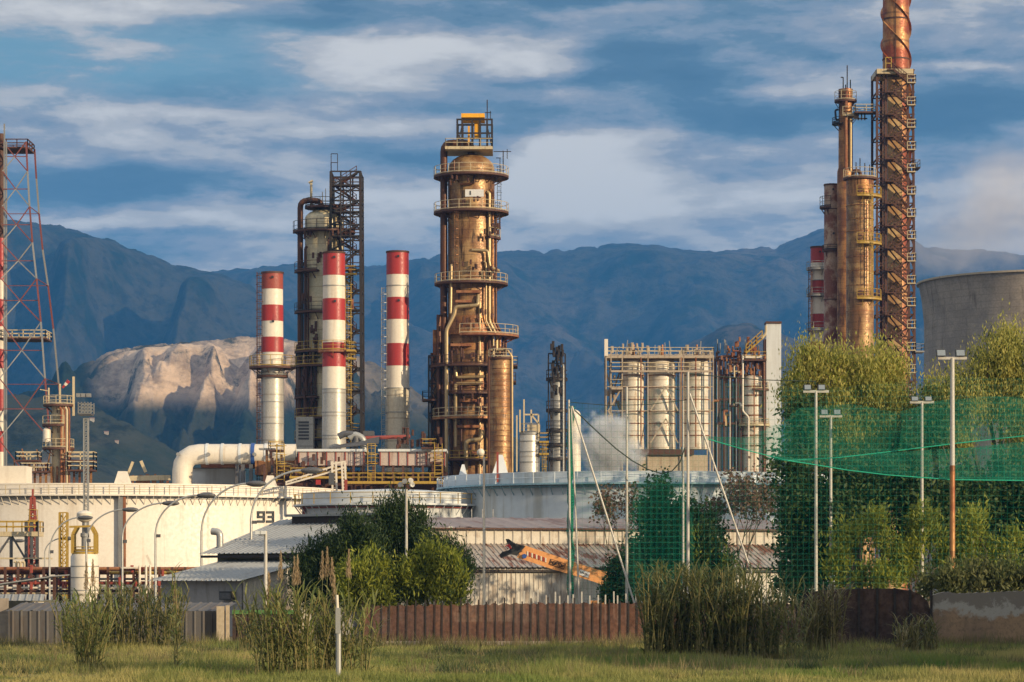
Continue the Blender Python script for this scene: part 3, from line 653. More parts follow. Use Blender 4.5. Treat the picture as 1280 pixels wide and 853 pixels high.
for i in range(6): MB().box(A.x(378), A.x(391), cy-8.05, cy-8., z(533+i*4), z(530.5+i*4)).build('louvre', M['greydark'], t)
A = At(424); cx = A.x(433.5); cy = 424.; s = A.s; z = A.z
t = thing('lattice_stair_tower', 'dark lattice stair tower with a flat top beside the pale column', 'tower', (cx,cy,0))
zs = [z(p) for p in (640,600,565,540,515,490,462,440,415,390,365,340,316,298,284,268,254,235,218)]
lattice(MB(), 0,0,[0,1],[1,1]); m = lattice(MB(), cx, cy, zs, [s(18.5+1.8*(640-p)/-425+1.5) for p in (640,600,565,540,515,490,462,440,415,390,365,340,316,298,284,268,254,235,218)], .4, .2, [3.]*19, True, 'one')
for p in (-6, 6): m.bar((cx+s(p),cy-3,zs[0]), (cx+s(p),cy-3,zs[-1]), .22); m.bar((cx+s(p),cy+3,zs[0]), (cx+s(p),cy+3,zs[-1]), .22)
m.build('frame', M['dark'], t)
for i, (za, zb) in enumerate(zip(zs[2:], zs[3:])):
    m = MB(); xa, xb = (cx-s(13), cx+s(13)) if i % 2 else (cx+s(13), cx-s(13))
    for yy in (cy-1.6, cy-.7): m.bar((xa,yy,za), (xb,yy,zb), .14, .3)
    for q in range(9): f = q/8; m.cbox((xa+(xb-xa)*f, cy-1.15, za+(zb-za)*f), .35, .9, .06)
    straight_rail(m, (xa,cy-1.7,za), (xb,cy-1.7,zb), 1.0, 1.6, .09); m.build('stair_flight', M['dark_rust'], t)
for i in range(1, len(zs)-1, 2):
    deck(t, cx-s(18), cx+s(18), cy-2.8, cy-1.9, zs[i], 'dark_rust', 'dark_rust' if i > 6 else 'yellow', th=.2)
for i, py in enumerate((296,330,345,360,392,430,500)): small_valves(vv := MB(), A.x(rnd.choice((422,440))), cy-2.9, z(py), 4, s(5), .35); vv.build('equipment', M[('dark_rust','rust','gold_rust')[i%3]], t)
straight_rail(r := MB(), (cx-s(18),cy-3,zs[-1]), (cx-s(10),cy-3,zs[-1]), 2.6, .8, .1); r.bar((cx-s(18),cy-3,zs[-1]),(cx-s(18),cy-3,z(207)),.14); r.build('railing', M['dark'], t)
ladder(t, A.x(437), cy-3.2, z(560), z(345), 'yellow', w=.8, cage=True, r=.06)
for py in (440,450,345,548): deck(t, A.x(428), A.x(447), cy-4, cy-3.05, z(py), 'yellow', 'yellow')
# ---- striped stacks --------------------------------------------------------
def stack(label, px, D, rb, rt, top, bot, bands, extra, mats, group='striped chimneys of the refinery', n=36, name='striped_chimney'):
    """bands: rows of (py_top, py_bottom, material)"""
    A = At(D); cx = A.x(px); t = thing(name, label, 'chimney', (cx,D,0), group); H0 = 0
    rr = lambda py: A.s(rt+(rb-rt)*(py-top)/(bot-top))
    for i, (a, b, mk) in enumerate(bands):
        e = .0 if i % 2 else .03
        pr = [(rr(b)+e, 0.0 if b >= 560 else A.z(b)), (rr(a)+e, A.z(a))]
        MB().lathe(cx, D, pr, n, True).build('shaft' if mk not in ('red','red_old') else 'red_band', M[mk], t)
    MB().ring(cx, D, rr(top)*.8, rr(top)+.12, A.z(top+1.6), A.z(top)+.06, n).build('rim', M['dark_rust'], t)
    for py in extra: MB().ring(cx, D, rr(py)-.05, rr(py)+.09, A.z(py+.5), A.z(py-.5), n).build('flange', M[mats], t)
    for py, dx in ((top+7,.1),(top+62,.15)):
        q = rr(py); MB().tube([(cx+dx*q, D-q*.99, A.z(py)), (cx+dx*q, D-q-.25, A.z(py))], .18, 8).build('port', M['black'], t)
    return t, A, cx, rr
t, A, cx, rr = stack('shortest striped chimney with faded red top and yellow gallery', 340.5, 400, 15.5, 13.2, 341, 640,
    [(341,362,'red_old'),(362,382,'white'),(382,402,'red'),(402,422,'white'),(422,441,'red'),(441,457,'white'),(457,640,'silver')], (503,530), 'grey')
platform(t, cx, 400, A.z(459), rr(459), A.s(29), 0, 360, 'dark_rust', 'yellow', h=1.5)
platform(t, cx, 400, A.z(470), rr(470), A.s(19.5), 0, 360, 'dark_rust', 'grey', h=.5, brackets=False)
ladder(t, A.x(325), 399.5, 0.0, A.z(341), 'dark_rust', w=.7, r=.055)
t, A, cx, rr = stack('striped chimney with bright red top and yellow gallery in front of the pale column', 417.5, 396, 15.5, 13.6, 316, 660,
    [(316,345,'red'),(345,374,'white'),(374,401,'red'),(401,429,'white'),(429,440,'red'),(440,441,'white'),(441,459,'red'),(459,487,'white'),(487,660,'silver')], (358,487,516,545), 'grey')
platform(t, cx, 396, A.z(438.5), rr(438), A.s(20), 0, 360, 'rust', 'yellow', h=1.3)
deck(t, A.x(434), A.x(445), 394, 397, A.z(438.5), 'yellow', 'yellow')
t, A, cx, rr = stack('clean striped chimney standing alone left of the tall golden column', 497, 402, 16, 13.6, 315, 660,
    [(315,344,'red'),(344,372.5,'white'),(372.5,400,'red'),(400,430,'white'),(430,458,'red'),(458,486,'white'),(486,660,'silver_warm')], (358,486,516,545), 'grey')
ladder(t, A.x(480.5), 401.5, 0.0, A.z(360), 'grey', w=.7, r=.05)
# ---- slim grey column
A = At(385); cx = A.x(696); cy = 385.; s = A.s; z = A.z
t = thing('slim_column', 'slim dirty grey column with dark platforms left of the steam', 'column', (cx,cy,0))
MB().lathe(cx, cy, [(s(9.5),0.0),(s(8.6),z(520)),(s(8),z(468))]+dome_prof(s(8),z(468),s(4)), 28).build('shell', M['grey'], t)
for py, rl in ((474,'dark'),(513,'dark'),(538,'dark'),(556,'dark'),(573,'grey')): platform(t, cx, cy, z(py), s(8.5), s(13.5), -180, 180, 'dark', rl, h=1.2)
m = MB()
for x in (685.5,706.5): m.bar((A.x(x),cy-1,0.0),(A.x(x),cy-1,z(443)),.16); m.bar((A.x(x),cy+1,0.0),(A.x(x),cy+1,z(443)),.16)
for py in (443,455): m.bar((A.x(685),cy-1,z(py)),(A.x(706),cy-1,z(py)),.16)
m.build('frame', M['dark'], t)
v = MB()
for py in (446,450,458,465,478,500): small_valves(v, A.x(696), cy-1.2, z(py), 6, s(8), .4)
v.build('valve', M['dark'], t)
pipe_part(t, [(A.x(692),cy,z(464)),(A.x(692),cy-.6,z(452)),(A.x(699),cy-.6,z(450)),(A.x(704),cy-1,z(458)),(A.x(704),cy-1,0.0)], s(1.4), 'grey')
for py in (484,518): MB().tube([(cx-.1,cy-s(8.4),z(py)),(cx-.1,cy-s(9.6),z(py))], s(2.2), 14).build('manhole', M['black'], t)
# ---- small white vessels
def vessel(label, px, D, r, top, dome, mat, bot=640, name='storage_vessel', bands=()):
    A = At(D); cx = A.x(px); t = thing(name, label, 'tank', (cx,D,0))
    MB().lathe(cx, D, [(A.s(r),0.0),(A.s(r),A.z(top+dome))]+dome_prof(A.s(r),A.z(top+dome),A.s(dome)), 32).build('shell', M[mat], t)
    for py in bands: MB().ring(cx, D, A.s(r)-.05, A.s(r)+.08, A.z(py+.6), A.z(py-.6), 30).build('band', M['grey'], t)
    return t, A, cx
t, A, cx = vessel('small silvery tank with a railed top right of the tall golden column', 662, 378, 12.5, 541, 4, 'silver', bands=(552,565,578))
platform(t, cx, 378, A.z(541), A.s(4), A.s(13), 0, 360, 'grey', 'grey', h=1.2, brackets=False)
m = MB(); zz = A.z
for p, q in (((664,541),(664,513)),((656,519),(673,519)),((673,519),(673,550)),((664,519),(673,530)),((655,541),(655,500)),((650,541),(650,513)),((646,590),(646,520))): m.bar((A.x(p[0]),377,zz(p[1])),(A.x(q[0]),377,zz(q[1])),.2)
m.cbox((A.x(667),378,zz(536)), A.s(16), 2, A.s(9)); m.build('piping', M['cream'], t)
ladder(t, A.x(680), 377, 0.0, zz(553), 'yellow', r=.05)
deck(t, A.x(674), A.x(686), 376.5, 379, zz(552), 'yellow', 'yellow'); deck(t, A.x(674), A.x(686), 376.5, 379, zz(567), 'yellow', 'yellow')
t, A, cx = vessel('smooth white dome-topped tank half hidden behind the slim grey column', 717.5, 392, 8.5, 512, 8, 'white')
# ---- silo block -------------------------------------------------------------
A = At(405); s = A.s; z = A.z; X = A.x; cy = 405.
for i, (px, lb) in enumerate(((791,'leftmost of the three tall white dusty silos in the frame'),(827,'middle white silo of three with chevron bracing'),(870,'rightmost of the three white silos in the frame'))):
    t = thing('silo', lb, 'silo', (X(px),cy,0.0), 'three white silos')
    r = s((14,16.8,15.6)[i])
    MB().lathe(X(px), cy, [(r*1.04,z(562)),(r*1.04,z(559)),(r,z(545)),(r,z(455))]+dome_prof(r,z(455),s(8)), 36).build('shell', M['silo'], t)
    for py in (470,485,500,515,530,545): MB().ring(X(px), cy, r-.02, r+.13, z(py+.5), z(py-.5), 32).build('hoop', M['rust'], t)
    MB().ring(X(px), cy, s(4), r, z(450), z(447), 24).build('roof_ring', M['gold_rust'], t)
    v = MB(); v.tube([(X(px),cy,z(452)),(X(px),cy,z(437))], s(3), 10); v.tube([(X(px+1),cy,z(437)),(X(px+1),cy,z(431))], s(1.2), 8); v.build('top_nozzle', M['gold_rust'], t)
t = thing('silo_structure', 'rusty steel frame of columns and walkways around the three silos', 'frame', (X(822),cy,0))
m = MB()
for px in (757,763,777,809,849,853,886,890):
    for yy in (cy-2.5, cy+3): m.bar((X(px),yy,0.0),(X(px),yy,z(441)),.17)
for py in (460,485,515): 
    for yy in (cy-2.5, cy+3): m.bar((X(757),yy,z(py)),(X(890),yy,z(py)),.12)
for a, b in ((757,777),(809,849),(853,890)):
    m.bar((X(a),cy+3,z(515)),(X(b),cy+3,z(460)),.25); m.bar((X(b),cy+3,z(515)),(X(a),cy+3,z(460)),.25)
for a, b in ((760,777),): m.bar((X(a),cy-2.5,z(515)),(X(b),cy-2.5,z(485)),.22); m.bar((X(b),cy-2.5,z(550)),(X(a),cy-2.5,z(515)),.22)
for b0 in (490, 530): m.bar((X(812),cy-2.7,z(b0+25)),(X(831),cy-2.7,z(b0-5)),.2); m.bar((X(831),cy-2.7,z(b0-5)),(X(846),cy-2.7,z(b0+25)),.2)
m.build('frame', M['silo_steel'], t)
deck(t, X(757), X(891), cy-2.6, cy+3, z(446), 'silo_steel', 'cream', th=.4, w=.08); deck(t, X(763), X(889), cy-3, cy-2.3, z(465), 'silo_steel', 'cream', th=.25, w=.07)
deck(t, X(763), X(777), cy-4.6, cy+3, z(487), 'silo_steel', 'cream', th=.3, w=.07)
MB().bar((X(757),cy-2.5,z(447)),(X(757),cy-2.5,z(426)),.5).build('post', M['white'], t)
MB().box(X(794), X(866), cy-3, cy+3, z(570), z(563)).build('bearing_beam', M['dark_rust'], t)
MB().box(X(798), X(884), cy-2.4, cy+5, 0.0, z(570)).build('base_wall', M['beige'], t)
for px in (800,850,868): pipe_part(t, [(X(px),cy-2.9,z(449)),(X(px),cy-2.9,z(560))], s(.9), 'rust')
v = MB()
for k in range(26): small_valves(v, X(rnd.uniform(765,885)), cy-1, z(447), 1, 1, rnd.uniform(.3,.5))
for k in range(24): small_valves(v, X(rnd.uniform(760,775)), cy, z(rnd.uniform(470,540)), 1, .6, rnd.uniform(.2,.4))
v.build('valve', M['silo_steel'], t)
m = MB()
for px in (775,782,818,832,838,858,875): m.bar((X(px),cy,z(446)),(X(px+rnd.uniform(-2,3)),cy,z(rnd.uniform(424,436))),.12)
m.build('whip_aerial', M['grey'], t)
# ---- reactor block with square white stack ----------------------------------
A = At(424); s = A.s; z = A.z; X = A.x; cy = 424.
t = thing('square_stack', 'tall square off-white sheet-clad stack between the pipe jungle and the trees', 'chimney', (X(966),cy,0))
MB().box(X(957), X(975.5), cy-1.2, cy+1.2, 0.0, z(404)).build('casing', M['tank_gray'], t)
MB().box(X(956.4), X(976.1), cy-1.4, cy+1.4, z(405.5), z(403)).build('cap', M['dark_rust'], t)
MB().box(X(954.6), X(956.9), cy-1.1, cy+1.1, 0.0, z(425)).build('side_channel', M['dark_rust'], t)
t = thing('banded_vessel', 'pale vessel with brown bands standing left of the square stack', 'vessel', (X(942),cy,0))
MB().lathe(X(942), cy, [(s(15.5),0.0),(s(15.5),z(474))]+dome_prof(s(15.5),z(474),s(6)), 36).build('shell', M['silo'], t)
for py in (484,495,508,520,545,558): MB().ring(X(942), cy, s(15.4), s(16.1), z(py+.8), z(py-.8), 32).build('hoop', M['rust'], t)
platform(t, X(942), cy, z(531), s(15.5), s(22), -180, 0, 'cream', 'cream', h=.8); platform(t, X(942), cy, z(487), s(15.5), s(21), -100, 0, 'dark_rust', 'cream', h=1)
pipe_part(t, [(X(927),cy-2.2,z(447)),(X(927),cy-2.2,z(515)),(X(934),cy-2.4,z(523)),(X(934),cy-2.4,z(590))], s(1.2), 'white')
pipe_part(t, [(X(941),cy-2.4,z(460)),(X(941),cy-2.4,0.0)], s(.8), 'rust')
t = thing('pipe_jungle', 'tangle of rusty pipes and valves on a frame left of the square stack', 'pipework', (X(925),cy+4,0))
m = MB()
for px in (897,904,912,922,926,943,955):
    for yy in (cy-1,cy+5): m.bar((X(px),yy,0.0),(X(px),yy,z(448 if px<930 else 447)),.32)
for py in (447,470,500,530):
    for yy in (cy-1,cy+5): m.bar((X(895),yy,z(py)),(X(926 if py>470 else 957),yy,z(py)),.3)
m.build('frame', M['dark_rust'], t)
MB().bar((X(926),cy-1.6,z(447)),(X(957),cy-1.6,z(447)),.5).build('beam', M['white'], t)
for k in range(46):
    x0 = rnd.uniform(897,948); y0 = rnd.uniform(434,472) if k < 34 else rnd.uniform(470,520); yy = cy+rnd.uniform(-2,3)
    if k >= 34: x0 = rnd.uniform(896,922)
    x1 = min(954, x0+rnd.uniform(-9,12)); y1 = y0+rnd.uniform(-6,16)
    pts = [(X(x0),yy,z(y0)),(X(x1),yy,z(y0)),(X(x1),yy-.5,z(y1))]
    pipe_part(t, pts, s(rnd.uniform(.7,1.8)), rnd.choice(('dark_rust','rust','pipe_gold','grey','pipe_brown','cream')), n=7)
for k in range(12):
    x0 = 896+k*2.6; pipe_part(t, [(X(x0),cy-1.2+k%3,z(rnd.uniform(450,480))),(X(x0),cy-1.2+k%3,0.0)], s(rnd.uniform(.5,1.)), rnd.choice(('grey','dark_rust','silver','rust')), n=7)
v = MB()
for k in range(60): small_valves(v, X(rnd.uniform(898,952)), cy-1.5, z(rnd.uniform(436,478)), 1, .5, rnd.uniform(.25,.5))
v.build('valve', M['rust'], t)
m = MB()
for k in range(12): px = rnd.uniform(896,948); m.bar((X(px),cy,z(442)),(X(px),cy,z(rnd.uniform(424,432))),.12)
m.build('vent_rods', M['grey'], t)
m = MB(); m.bar((X(931),cy-2,z(443)),(X(951),cy-2,z(425)),.5,.25); straight_rail(m, (X(931),cy-2.4,z(443)), (X(951),cy-2.4,z(425)), 1.2, 1., .12); m.build('stair', M['yellow'], t)
pipe_part(t, [(X(951),cy-1,z(424)),(X(957),cy-1,z(418)),(X(957),cy-1,z(408))], s(2), 'cream')
pipe_part(t, [(X(944),cy-2,z(462)),(X(944),cy-2,z(453)),(X(953),cy-2,z(453)),(X(954),cy-2,0.0)], s(2.4), 'pipe_brown', n=12)
deck(t, X(928), X(956), cy-3, cy, z(451), 'dark_rust', 'yellow')
# ---- right-hand group ---------------------------------------------------------
t, A, cx, rr = stack('red and white banded chimney partly behind the peeling stack', 1023, 470, 10.5, 9.5, 309, 560,
    [(309,329,'red'),(329,343,'white'),(343,351,'white'),(351,372,'red'),(372,393,'white'),(393,410,'red'),(410,428,'white'),(428,455,'red'),(455,560,'red_old')], (351,372), 'grey')
for py in (336,369,412): platform(t, cx, 470, A.z(py), rr(py), A.s(15), -180, 180 if py < 400 else 0, 'grey', 'grey', h=1.1)
ladder(t, A.x(1012), 469, A.z(460), A.z(335), 'dark_rust', r=.06)
t, A, cx, rr = stack('slender peeling pale chimney with rust blotches', 1039.5, 455, 10.5, 9, 231, 560, [(231,560,'stack_peel')], (262,315,375,455), 'dark_rust', 'plain chimneys on the right', name='chimney')
platform(t, cx, 455, A.z(259), rr(259), A.s(15), 120, 260, 'dark_rust', 'dark', h=1.6); platform(t, cx, 455, A.z(313), rr(313), A.s(12), 0, 360, 'dark_rust', 'dark', h=.8)
A = At(452); cx = A.x(1057); cy = 452.; s = A.s; z = A.z
t = thing('slender_column', 'tall slender dark rusty column with aerials on its railed top', 'column', (cx,cy,0))
MB().lathe(cx, cy, [(s(11),0.0),(s(10.5),z(215)),(s(9),z(210)),(s(8.6),z(130)),(s(9),z(118)),(s(9),z(112))], 32).build('shell', M['gold_rust'], t)
pipe_part(t, [(A.x(1057),cy-1.4,z(112)),(A.x(1056),cy-1.5,z(140)),(A.x(1056),cy-1.5,z(215))], s(1.9), 'rust')
pipe_part(t, [(A.x(1062),cy-1.2,z(150)),(A.x(1062),cy-1.2,z(215))], s(1.6), 'pipe_gold')
platform(t, cx, cy, z(126), s(9), s(14), 0, 360, 'dark_rust', 'cream', h=1.4)
platform(t, cx, cy, z(145), s(9), s(15.5), -110, 30, 'cream', 'cream', h=1.2); platform(t, cx, cy, z(154), s(9), s(17), 130, 240, 'dark', 'dark', h=.8)
pipe_part(t, [(A.x(1049),cy,z(150)),(A.x(1045),cy,z(150)),(A.x(1044),cy,z(138)),(A.x(1048),cy,z(137))], s(1.3), 'dark')
m = MB()
for px, y0 in ((1054,97),(1059,82),(1063,100),(1057,106)): m.bar((A.x(px),cy,z(116)),(A.x(px),cy,z(y0)),.16)
m.bar((A.x(1051),cy,z(97)),(A.x(1054),cy,z(97)),.16); m.build('antenna', M['dark'], t)
# bridge
t = thing('footbridge', 'high railed footbridge between the slender column and the stair tower', 'bridge', (A.x(1080),450,z(145)))
deck(t, A.x(1066), A.x(1094), 449, 451, z(143), 'dark_rust', 'cream', w=.1)
m = MB(); 
for px in (1071,1075,1079): m.bar((A.x(px),450,z(145)),(A.x(px),450,z(153)),.2)
m.bar((A.x(1066),450,z(151)),(A.x(1082),450,z(151)),.2); m.build('bracket', M['dark'], t)
A = At(440); cx = A.x(1075); cy = 440.; s = A.s; z = A.z
t = thing('ribbed_column', 'broad golden column with three bright yellow galleries', 'column', (cx,cy,0))
MB().lathe(cx, cy, [(s(18.5),0.0),(s(17.3),z(420)),(s(16.8),z(235)),(s(16.5),z(226)),(s(14),z(222))], 44).build('shell', M['gold'], t)
MB().lathe(cx, cy, [(s(17),z(247)),(s(17),z(225))], 40).build('rusty_top', M['gold_rust'], t)
platform(t, cx, cy, z(223), s(8), s(21), -180, 180, 'dark_rust', 'cream', h=1.4, brackets=False)
for py in (246,305,374): platform(t, cx, cy, z(py), s(17), s(27), -105, -5, 'yellow', 'yellow', h=1.35, post=1.1); MB().tube([(cx-s(2),cy-s(16.8),z(py-6)),(cx-s(2),cy-s(19),z(py-6))], s(3.2), 14).build('manhole', M['dark_rust'], t)
for py in (258,275,290,322,340,358,390): MB().ring(cx, cy, s(16.8), s(17.6), z(py+.5), z(py-.5), 36).build('rib', M['gold_rust'], t)
pipe_part(t, [(A.x(1066),cy,z(224)),(A.x(1066),cy-.5,z(214)),(A.x(1074),cy-.5,z(214)),(A.x(1076),cy-.5,z(224))], s(2.4), 'dark_rust')
m = MB()
for px, y0 in ((1070,203),(1075,198),(1081,204),(1087,206)): m.bar((A.x(px),cy,z(223)),(A.x(px),cy,z(y0)),.14)
m.build('antenna', M['dark'], t)
ladder(t, A.x(1086), cy-2.6, z(374), z(306)+1, 'yellow', r=.05); ladder(t, A.x(1086), cy-2.6, z(305), z(247)+1, 'yellow', r=.05)
# big stack
A = At(462); cx = A.x(1120); cy = 462.; s = A.s; z = A.z
t = thing('tall_stack', 'tallest rusty red chimney with spiral fins rising out of the picture', 'chimney', (cx,cy,0), 'plain chimneys on the right')
MB().lathe(cx, cy, [(s(16.6),z(100)),(s(16.2),z(-90))], 44).build('upper_shaft', M['stack_rust'], t)
MB().lathe(cx-.3, cy, [(s(17.6),0.0),(s(17),z(100)),(s(16.6),z(99))], 44).build('lower_shaft', M['stack_rust'], t)
for q in range(3):
    m = MB(); N = 110; rows = []
    for i in range(N+1):
        zz = z(300)+(z(-90)-z(300))*i/N; a = -(zz-z(0))/s(118)*2*math.pi + q*2*math.pi/3
        rows.append([(cx+r*math.cos(a+o), cy+r*math.sin(a+o), zz+dz) for r, o, dz in ((s(16),-.05,0),(s(19.4),-.02,0),(s(19.4),.02,.0),(s(16),.05,0))])
    m.sheet(rows).build('spiral_fin', M['stack_rust'], t)
for py in (75,25): MB().ring(cx, cy, s(16), s(17.1), z(py+1), z(py-1), 40).build('flange', M['dark_rust'], t)
MB().box(cx-s(3), cx-s(2.4), cy-s(17.4), cy-s(16.4), z(90), z(-80)).build('cable_tray', M['dark_rust'], t)
# stair tower
A = At(452); cx = A.x(1116); cy = 452.; s = A.s; z = A.z
t = thing('stair_tower', 'rust-brown zigzag stair tower clinging to the tallest chimney', 'tower', (cx,cy,0))
hw = s(23.5); lv = [640,600,567,534]+[506-27.6*i for i in range(15)]; lv.append(92)
m = MB()
for px in (1093,1104,1139.5):
    for yy in (cy-3.2, cy+2.8): m.bar((A.x(px+ (2 if px>1130 else 0)),yy,0.0), (A.x(px-(2 if px>1130 else 0)),yy,z(92)), .36)
for i, p in enumerate(lv):
    for yy in (cy-3.2, cy+2.8): m.bar((A.x(1093),yy,z(p)),(A.x(1139),yy,z(p)),.2)
    for px in (1093,1104,1139): m.bar((A.x(px),cy-3.2,z(p)),(A.x(px),cy+2.8,z(p)),.2)
    if i:
        q = lv[i-1]; mid = (p+q)/2
        for u, w in ((q,mid),(mid,p)):
            m.bar((A.x(1093),cy-3.2,z(u)),(A.x(1104),cy-3.2,z(w)),.17); m.bar((A.x(1104),cy-3.2,z(u)),(A.x(1093),cy-3.2,z(w)),.17)
        m.bar((A.x(1128),cy-3.3,z(q)),(A.x(1139),cy-3.3,z(p)),.17); m.bar((A.x(1139),cy-3.3,z(q)),(A.x(1130),cy-3.3,z(p)),.17)
        m.bar((A.x(1106),cy-3.3,z(p)),(A.x(1128),cy-3.3,z(q)),.2); m.bar((A.x(1106),cy-3.3,z(q)),(A.x(1117),cy-3.3,z(mid)),.18)
m.build('frame', M['dark_rust'], t)
for i in range(2, len(lv)-1):
    p, q = lv[i], lv[i+1]; zt, zb = z(q), z(p); m = MB()
    P = [(A.x(1106),zt-.2),(A.x(1112),zt-.2),(A.x(1131),zb+(zt-zb)*.38),(A.x(1139),zb+(zt-zb)*.38)]
    m.bar((P[1][0],cy-4.6,P[1][1]),(P[2][0],cy-4.6,P[2][1]),.14,.3); m.bar((P[1][0],cy-3.7,P[1][1]),(P[2][0],cy-3.7,P[2][1]),.14,.3)
    for k in range(8): f = k/7; m.cbox((P[1][0]+(P[2][0]-P[1][0])*f, cy-4.15, P[1][1]+(P[2][1]-P[1][1])*f), .42, 1., .07)
    straight_rail(m, (P[1][0],cy-4.7,P[1][1]), (P[2][0],cy-4.7,P[2][1]), 1.05, 1., .09)
    m.build('stair_flight', M['dark_rust'], t)
    m = MB(); m.box(A.x(1129),A.x(1139.5),cy-4.8,cy-3.4,P[2][1]-.15,P[2][1]); straight_rail(m,(A.x(1129),cy-4.7,P[2][1]),(A.x(1139.5),cy-4.7,P[2][1]),1.15,.9,.1); straight_rail(m,(A.x(1139.5),cy-4.7,P[2][1]),(A.x(1139.5),cy-3.4,P[2][1]),1.15,.9,.1)
    m.build('landing', M['cream'], t)
    MB().bar((A.x(1131),cy-4.2,P[2][1]),(A.x(1112),cy-4.2,zb-.1),.13,.26).build('stair_flight', M['dark_rust'], t)
    m = MB(); m.box(A.x(1104),A.x(1113),cy-4.8,cy-3.4,zt-.3,zt-.15); m.build('rest_platform', M['dark_rust'], t)
MB().box(A.x(1107), A.x(1125), cy-2.6, cy+2.4, 0, z(100)).build('clad_duct', M['stack_gold'], t)
for q in range(14): MB().box(A.x(1106.6), A.x(1125.4), cy-2.66, cy+2.4, z(124+q*27)-.1, z(124+q*27)+.1).build('duct_joint', M['dark_rust'], t)
m = MB(); m.box(A.x(1092), A.x(1137), cy-4.2, cy+3, z(98), z(92)); m.build('top_deck', M['cream'], t)
m = MB(); 
for a, b in (((1103,cy-4,z(92)),(1110,cy-4,z(92))),): straight_rail(m, (A.x(a[0]),a[1],a[2]), (A.x(b[0]),b[1],b[2]), 1.8, 1., .12)
m.build('railing', M['yellow'], t)
deck(t, A.x(1139.5), A.x(1146), cy-4, cy-1, z(213), 'dark', 'grey'); deck(t, A.x(1139.5), A.x(1151), cy-4, cy-1, z(441), 'grey', 'grey')
# ---- cooling tower
A = At(700); R0 = A.s(152); cx = A.x(1302); t = thing('cooling_tower', 'huge grey concrete cooling tower behind the trees', 'cooling tower', (cx,700,0))
prof = []
HT = At(672).z(338)
for i in range(17):
    zz = HT*(1-i/16); d = (zz-A.z(420))/A.z(344); prof.append((R0*(.955+.14*d*d*(3.2 if d < 0 else 12)), zz))
prof = prof[::-1]
MB().lathe(cx, 700, prof, 96, False).build('shell', M['concrete'], t)
rt = prof[-1][0]; MB().ring(cx, 700, rt-.8, rt+.5, HT-.4, HT+.05, 96).build('rim', M['beige'], t)
# ================================================================== TANKS AND STREET SIDE
def big_tank(label, pxc, Dc, R_, pytop, pyrim, body, rimm, railm, n=96, line=None, posts=60):
    """pytop: parapet top, pyrim: walkway level at the nearest point"""
    An = At(Dc-R_); cx = At(Dc).x(pxc); zt = An.z(pytop); zr = An.z(pyrim)
    t = thing('storage_tank', label, 'tank', (cx,Dc,0))
    MB().lathe(cx, Dc, [(R_,0),(R_,zt-.5),(R_-.1,zt-.1),(R_*.5,zt+.3),(.1,zt+.5)], n, False).build('shell', M[body], t)
    MB().ring(cx, Dc, R_-.05, R_+.9, zr-.18, zr, n).build('walkway', M[rimm], t)
    MB().ring(cx, Dc, R_+.02, R_+.10, zr, zt, n).build('parapet', M[body], t)
    r = MB()
    for hh in (1.1,.55): r.tube([(cx+(R_+.8)*math.cos(2*math.pi*k/n), Dc+(R_+.8)*math.sin(2*math.pi*k/n), zr+hh) for k in range(n+1)], .03, 4, False)
    for k in range(posts): a = 2*math.pi*k/posts; r.bar((cx+(R_+.8)*math.cos(a),Dc+(R_+.8)*math.sin(a),zr-.1),(cx+(R_+.8)*math.cos(a),Dc+(R_+.8)*math.sin(a),zr+1.1),.09)
    r.build('railing', M[railm], t)
    m = MB()
    nbk = min(96, posts)
    for k in range(nbk): a = math.pi+math.pi*(k+.5)/nbk; m.bar((cx+R_*math.cos(a),Dc+R_*math.sin(a),zr-1.2),(cx+(R_+.75)*math.cos(a),Dc+(R_+.75)*math.sin(a),zr-.2),.07); m.cut()
    m.build('bracket', M[rimm], t)
    MB().ring(cx, Dc, R_+.1, R_+.22, zr-.45, zr-.3, n).build('stiffener', M[line or 'grey'], t)
    return t, cx, zt, zr
t, cx, zt, zr = big_tank('long white storage tank marked 93 with flat railed rim', 136, 362, 30, 604, 618, 'tank_white', 'tank_white', 'cream', 128, 'grey', 110)
A = At(362)
def on_tank(cx, cy, R_, px, lift=.12):
    """point on the near side of a round tank seen in direction px"""
    u = (px-640)/F; a = 1+u*u; b = -2*(cx*u+cy); c = cx*cx+cy*cy-(R_+lift)**2
    y = (-b-math.sqrt(max(0,b*b-4*a*c)))/(2*a); return Vector((u*y, y, 0))
def digits(word, px0, px1, py0, py1, cx, cy, R_, t, mat, name):
    """stroke lettering bent round the shell"""
    segs = {'9': [(1,0,1,1),(0,1,1,1),(0,.5,0,1),(0,.5,1,.5),(0,0,1,0)], '3': [(0,1,1,1),(1,0,1,1),(.25,.5,1,.5),(0,0,1,0)]}
    w = (px1-px0)/len(word); k = (cy-R_)/F
    for i, ch in enumerate(word):
        m = MB()
        for x0, y0, x1, y1 in segs[ch]:
            pts = []
            for q in range(2):
                fx, fy = ((x0,y0),(x1,y1))[q]; P = on_tank(cx, cy, R_, px0+w*i+w*.16+fx*w*.62)
                pts.append(Vector((P.x, P.y, EYE+(HOR-(py1+(py0-py1)*fy))*P.y/F)))
            d = (pts[1]-pts[0]).normalized()*.13; m.bar(pts[0]-d, pts[1]+d, .1, .27) if abs(d.z) < .05 else m.bar(pts[0]-d, pts[1]+d, .27, .1)
        m.build(name, M[mat], t)
digits('93', 321, 344, 640.5, 652, cx, 362, 30, t, 'digit', 'number')
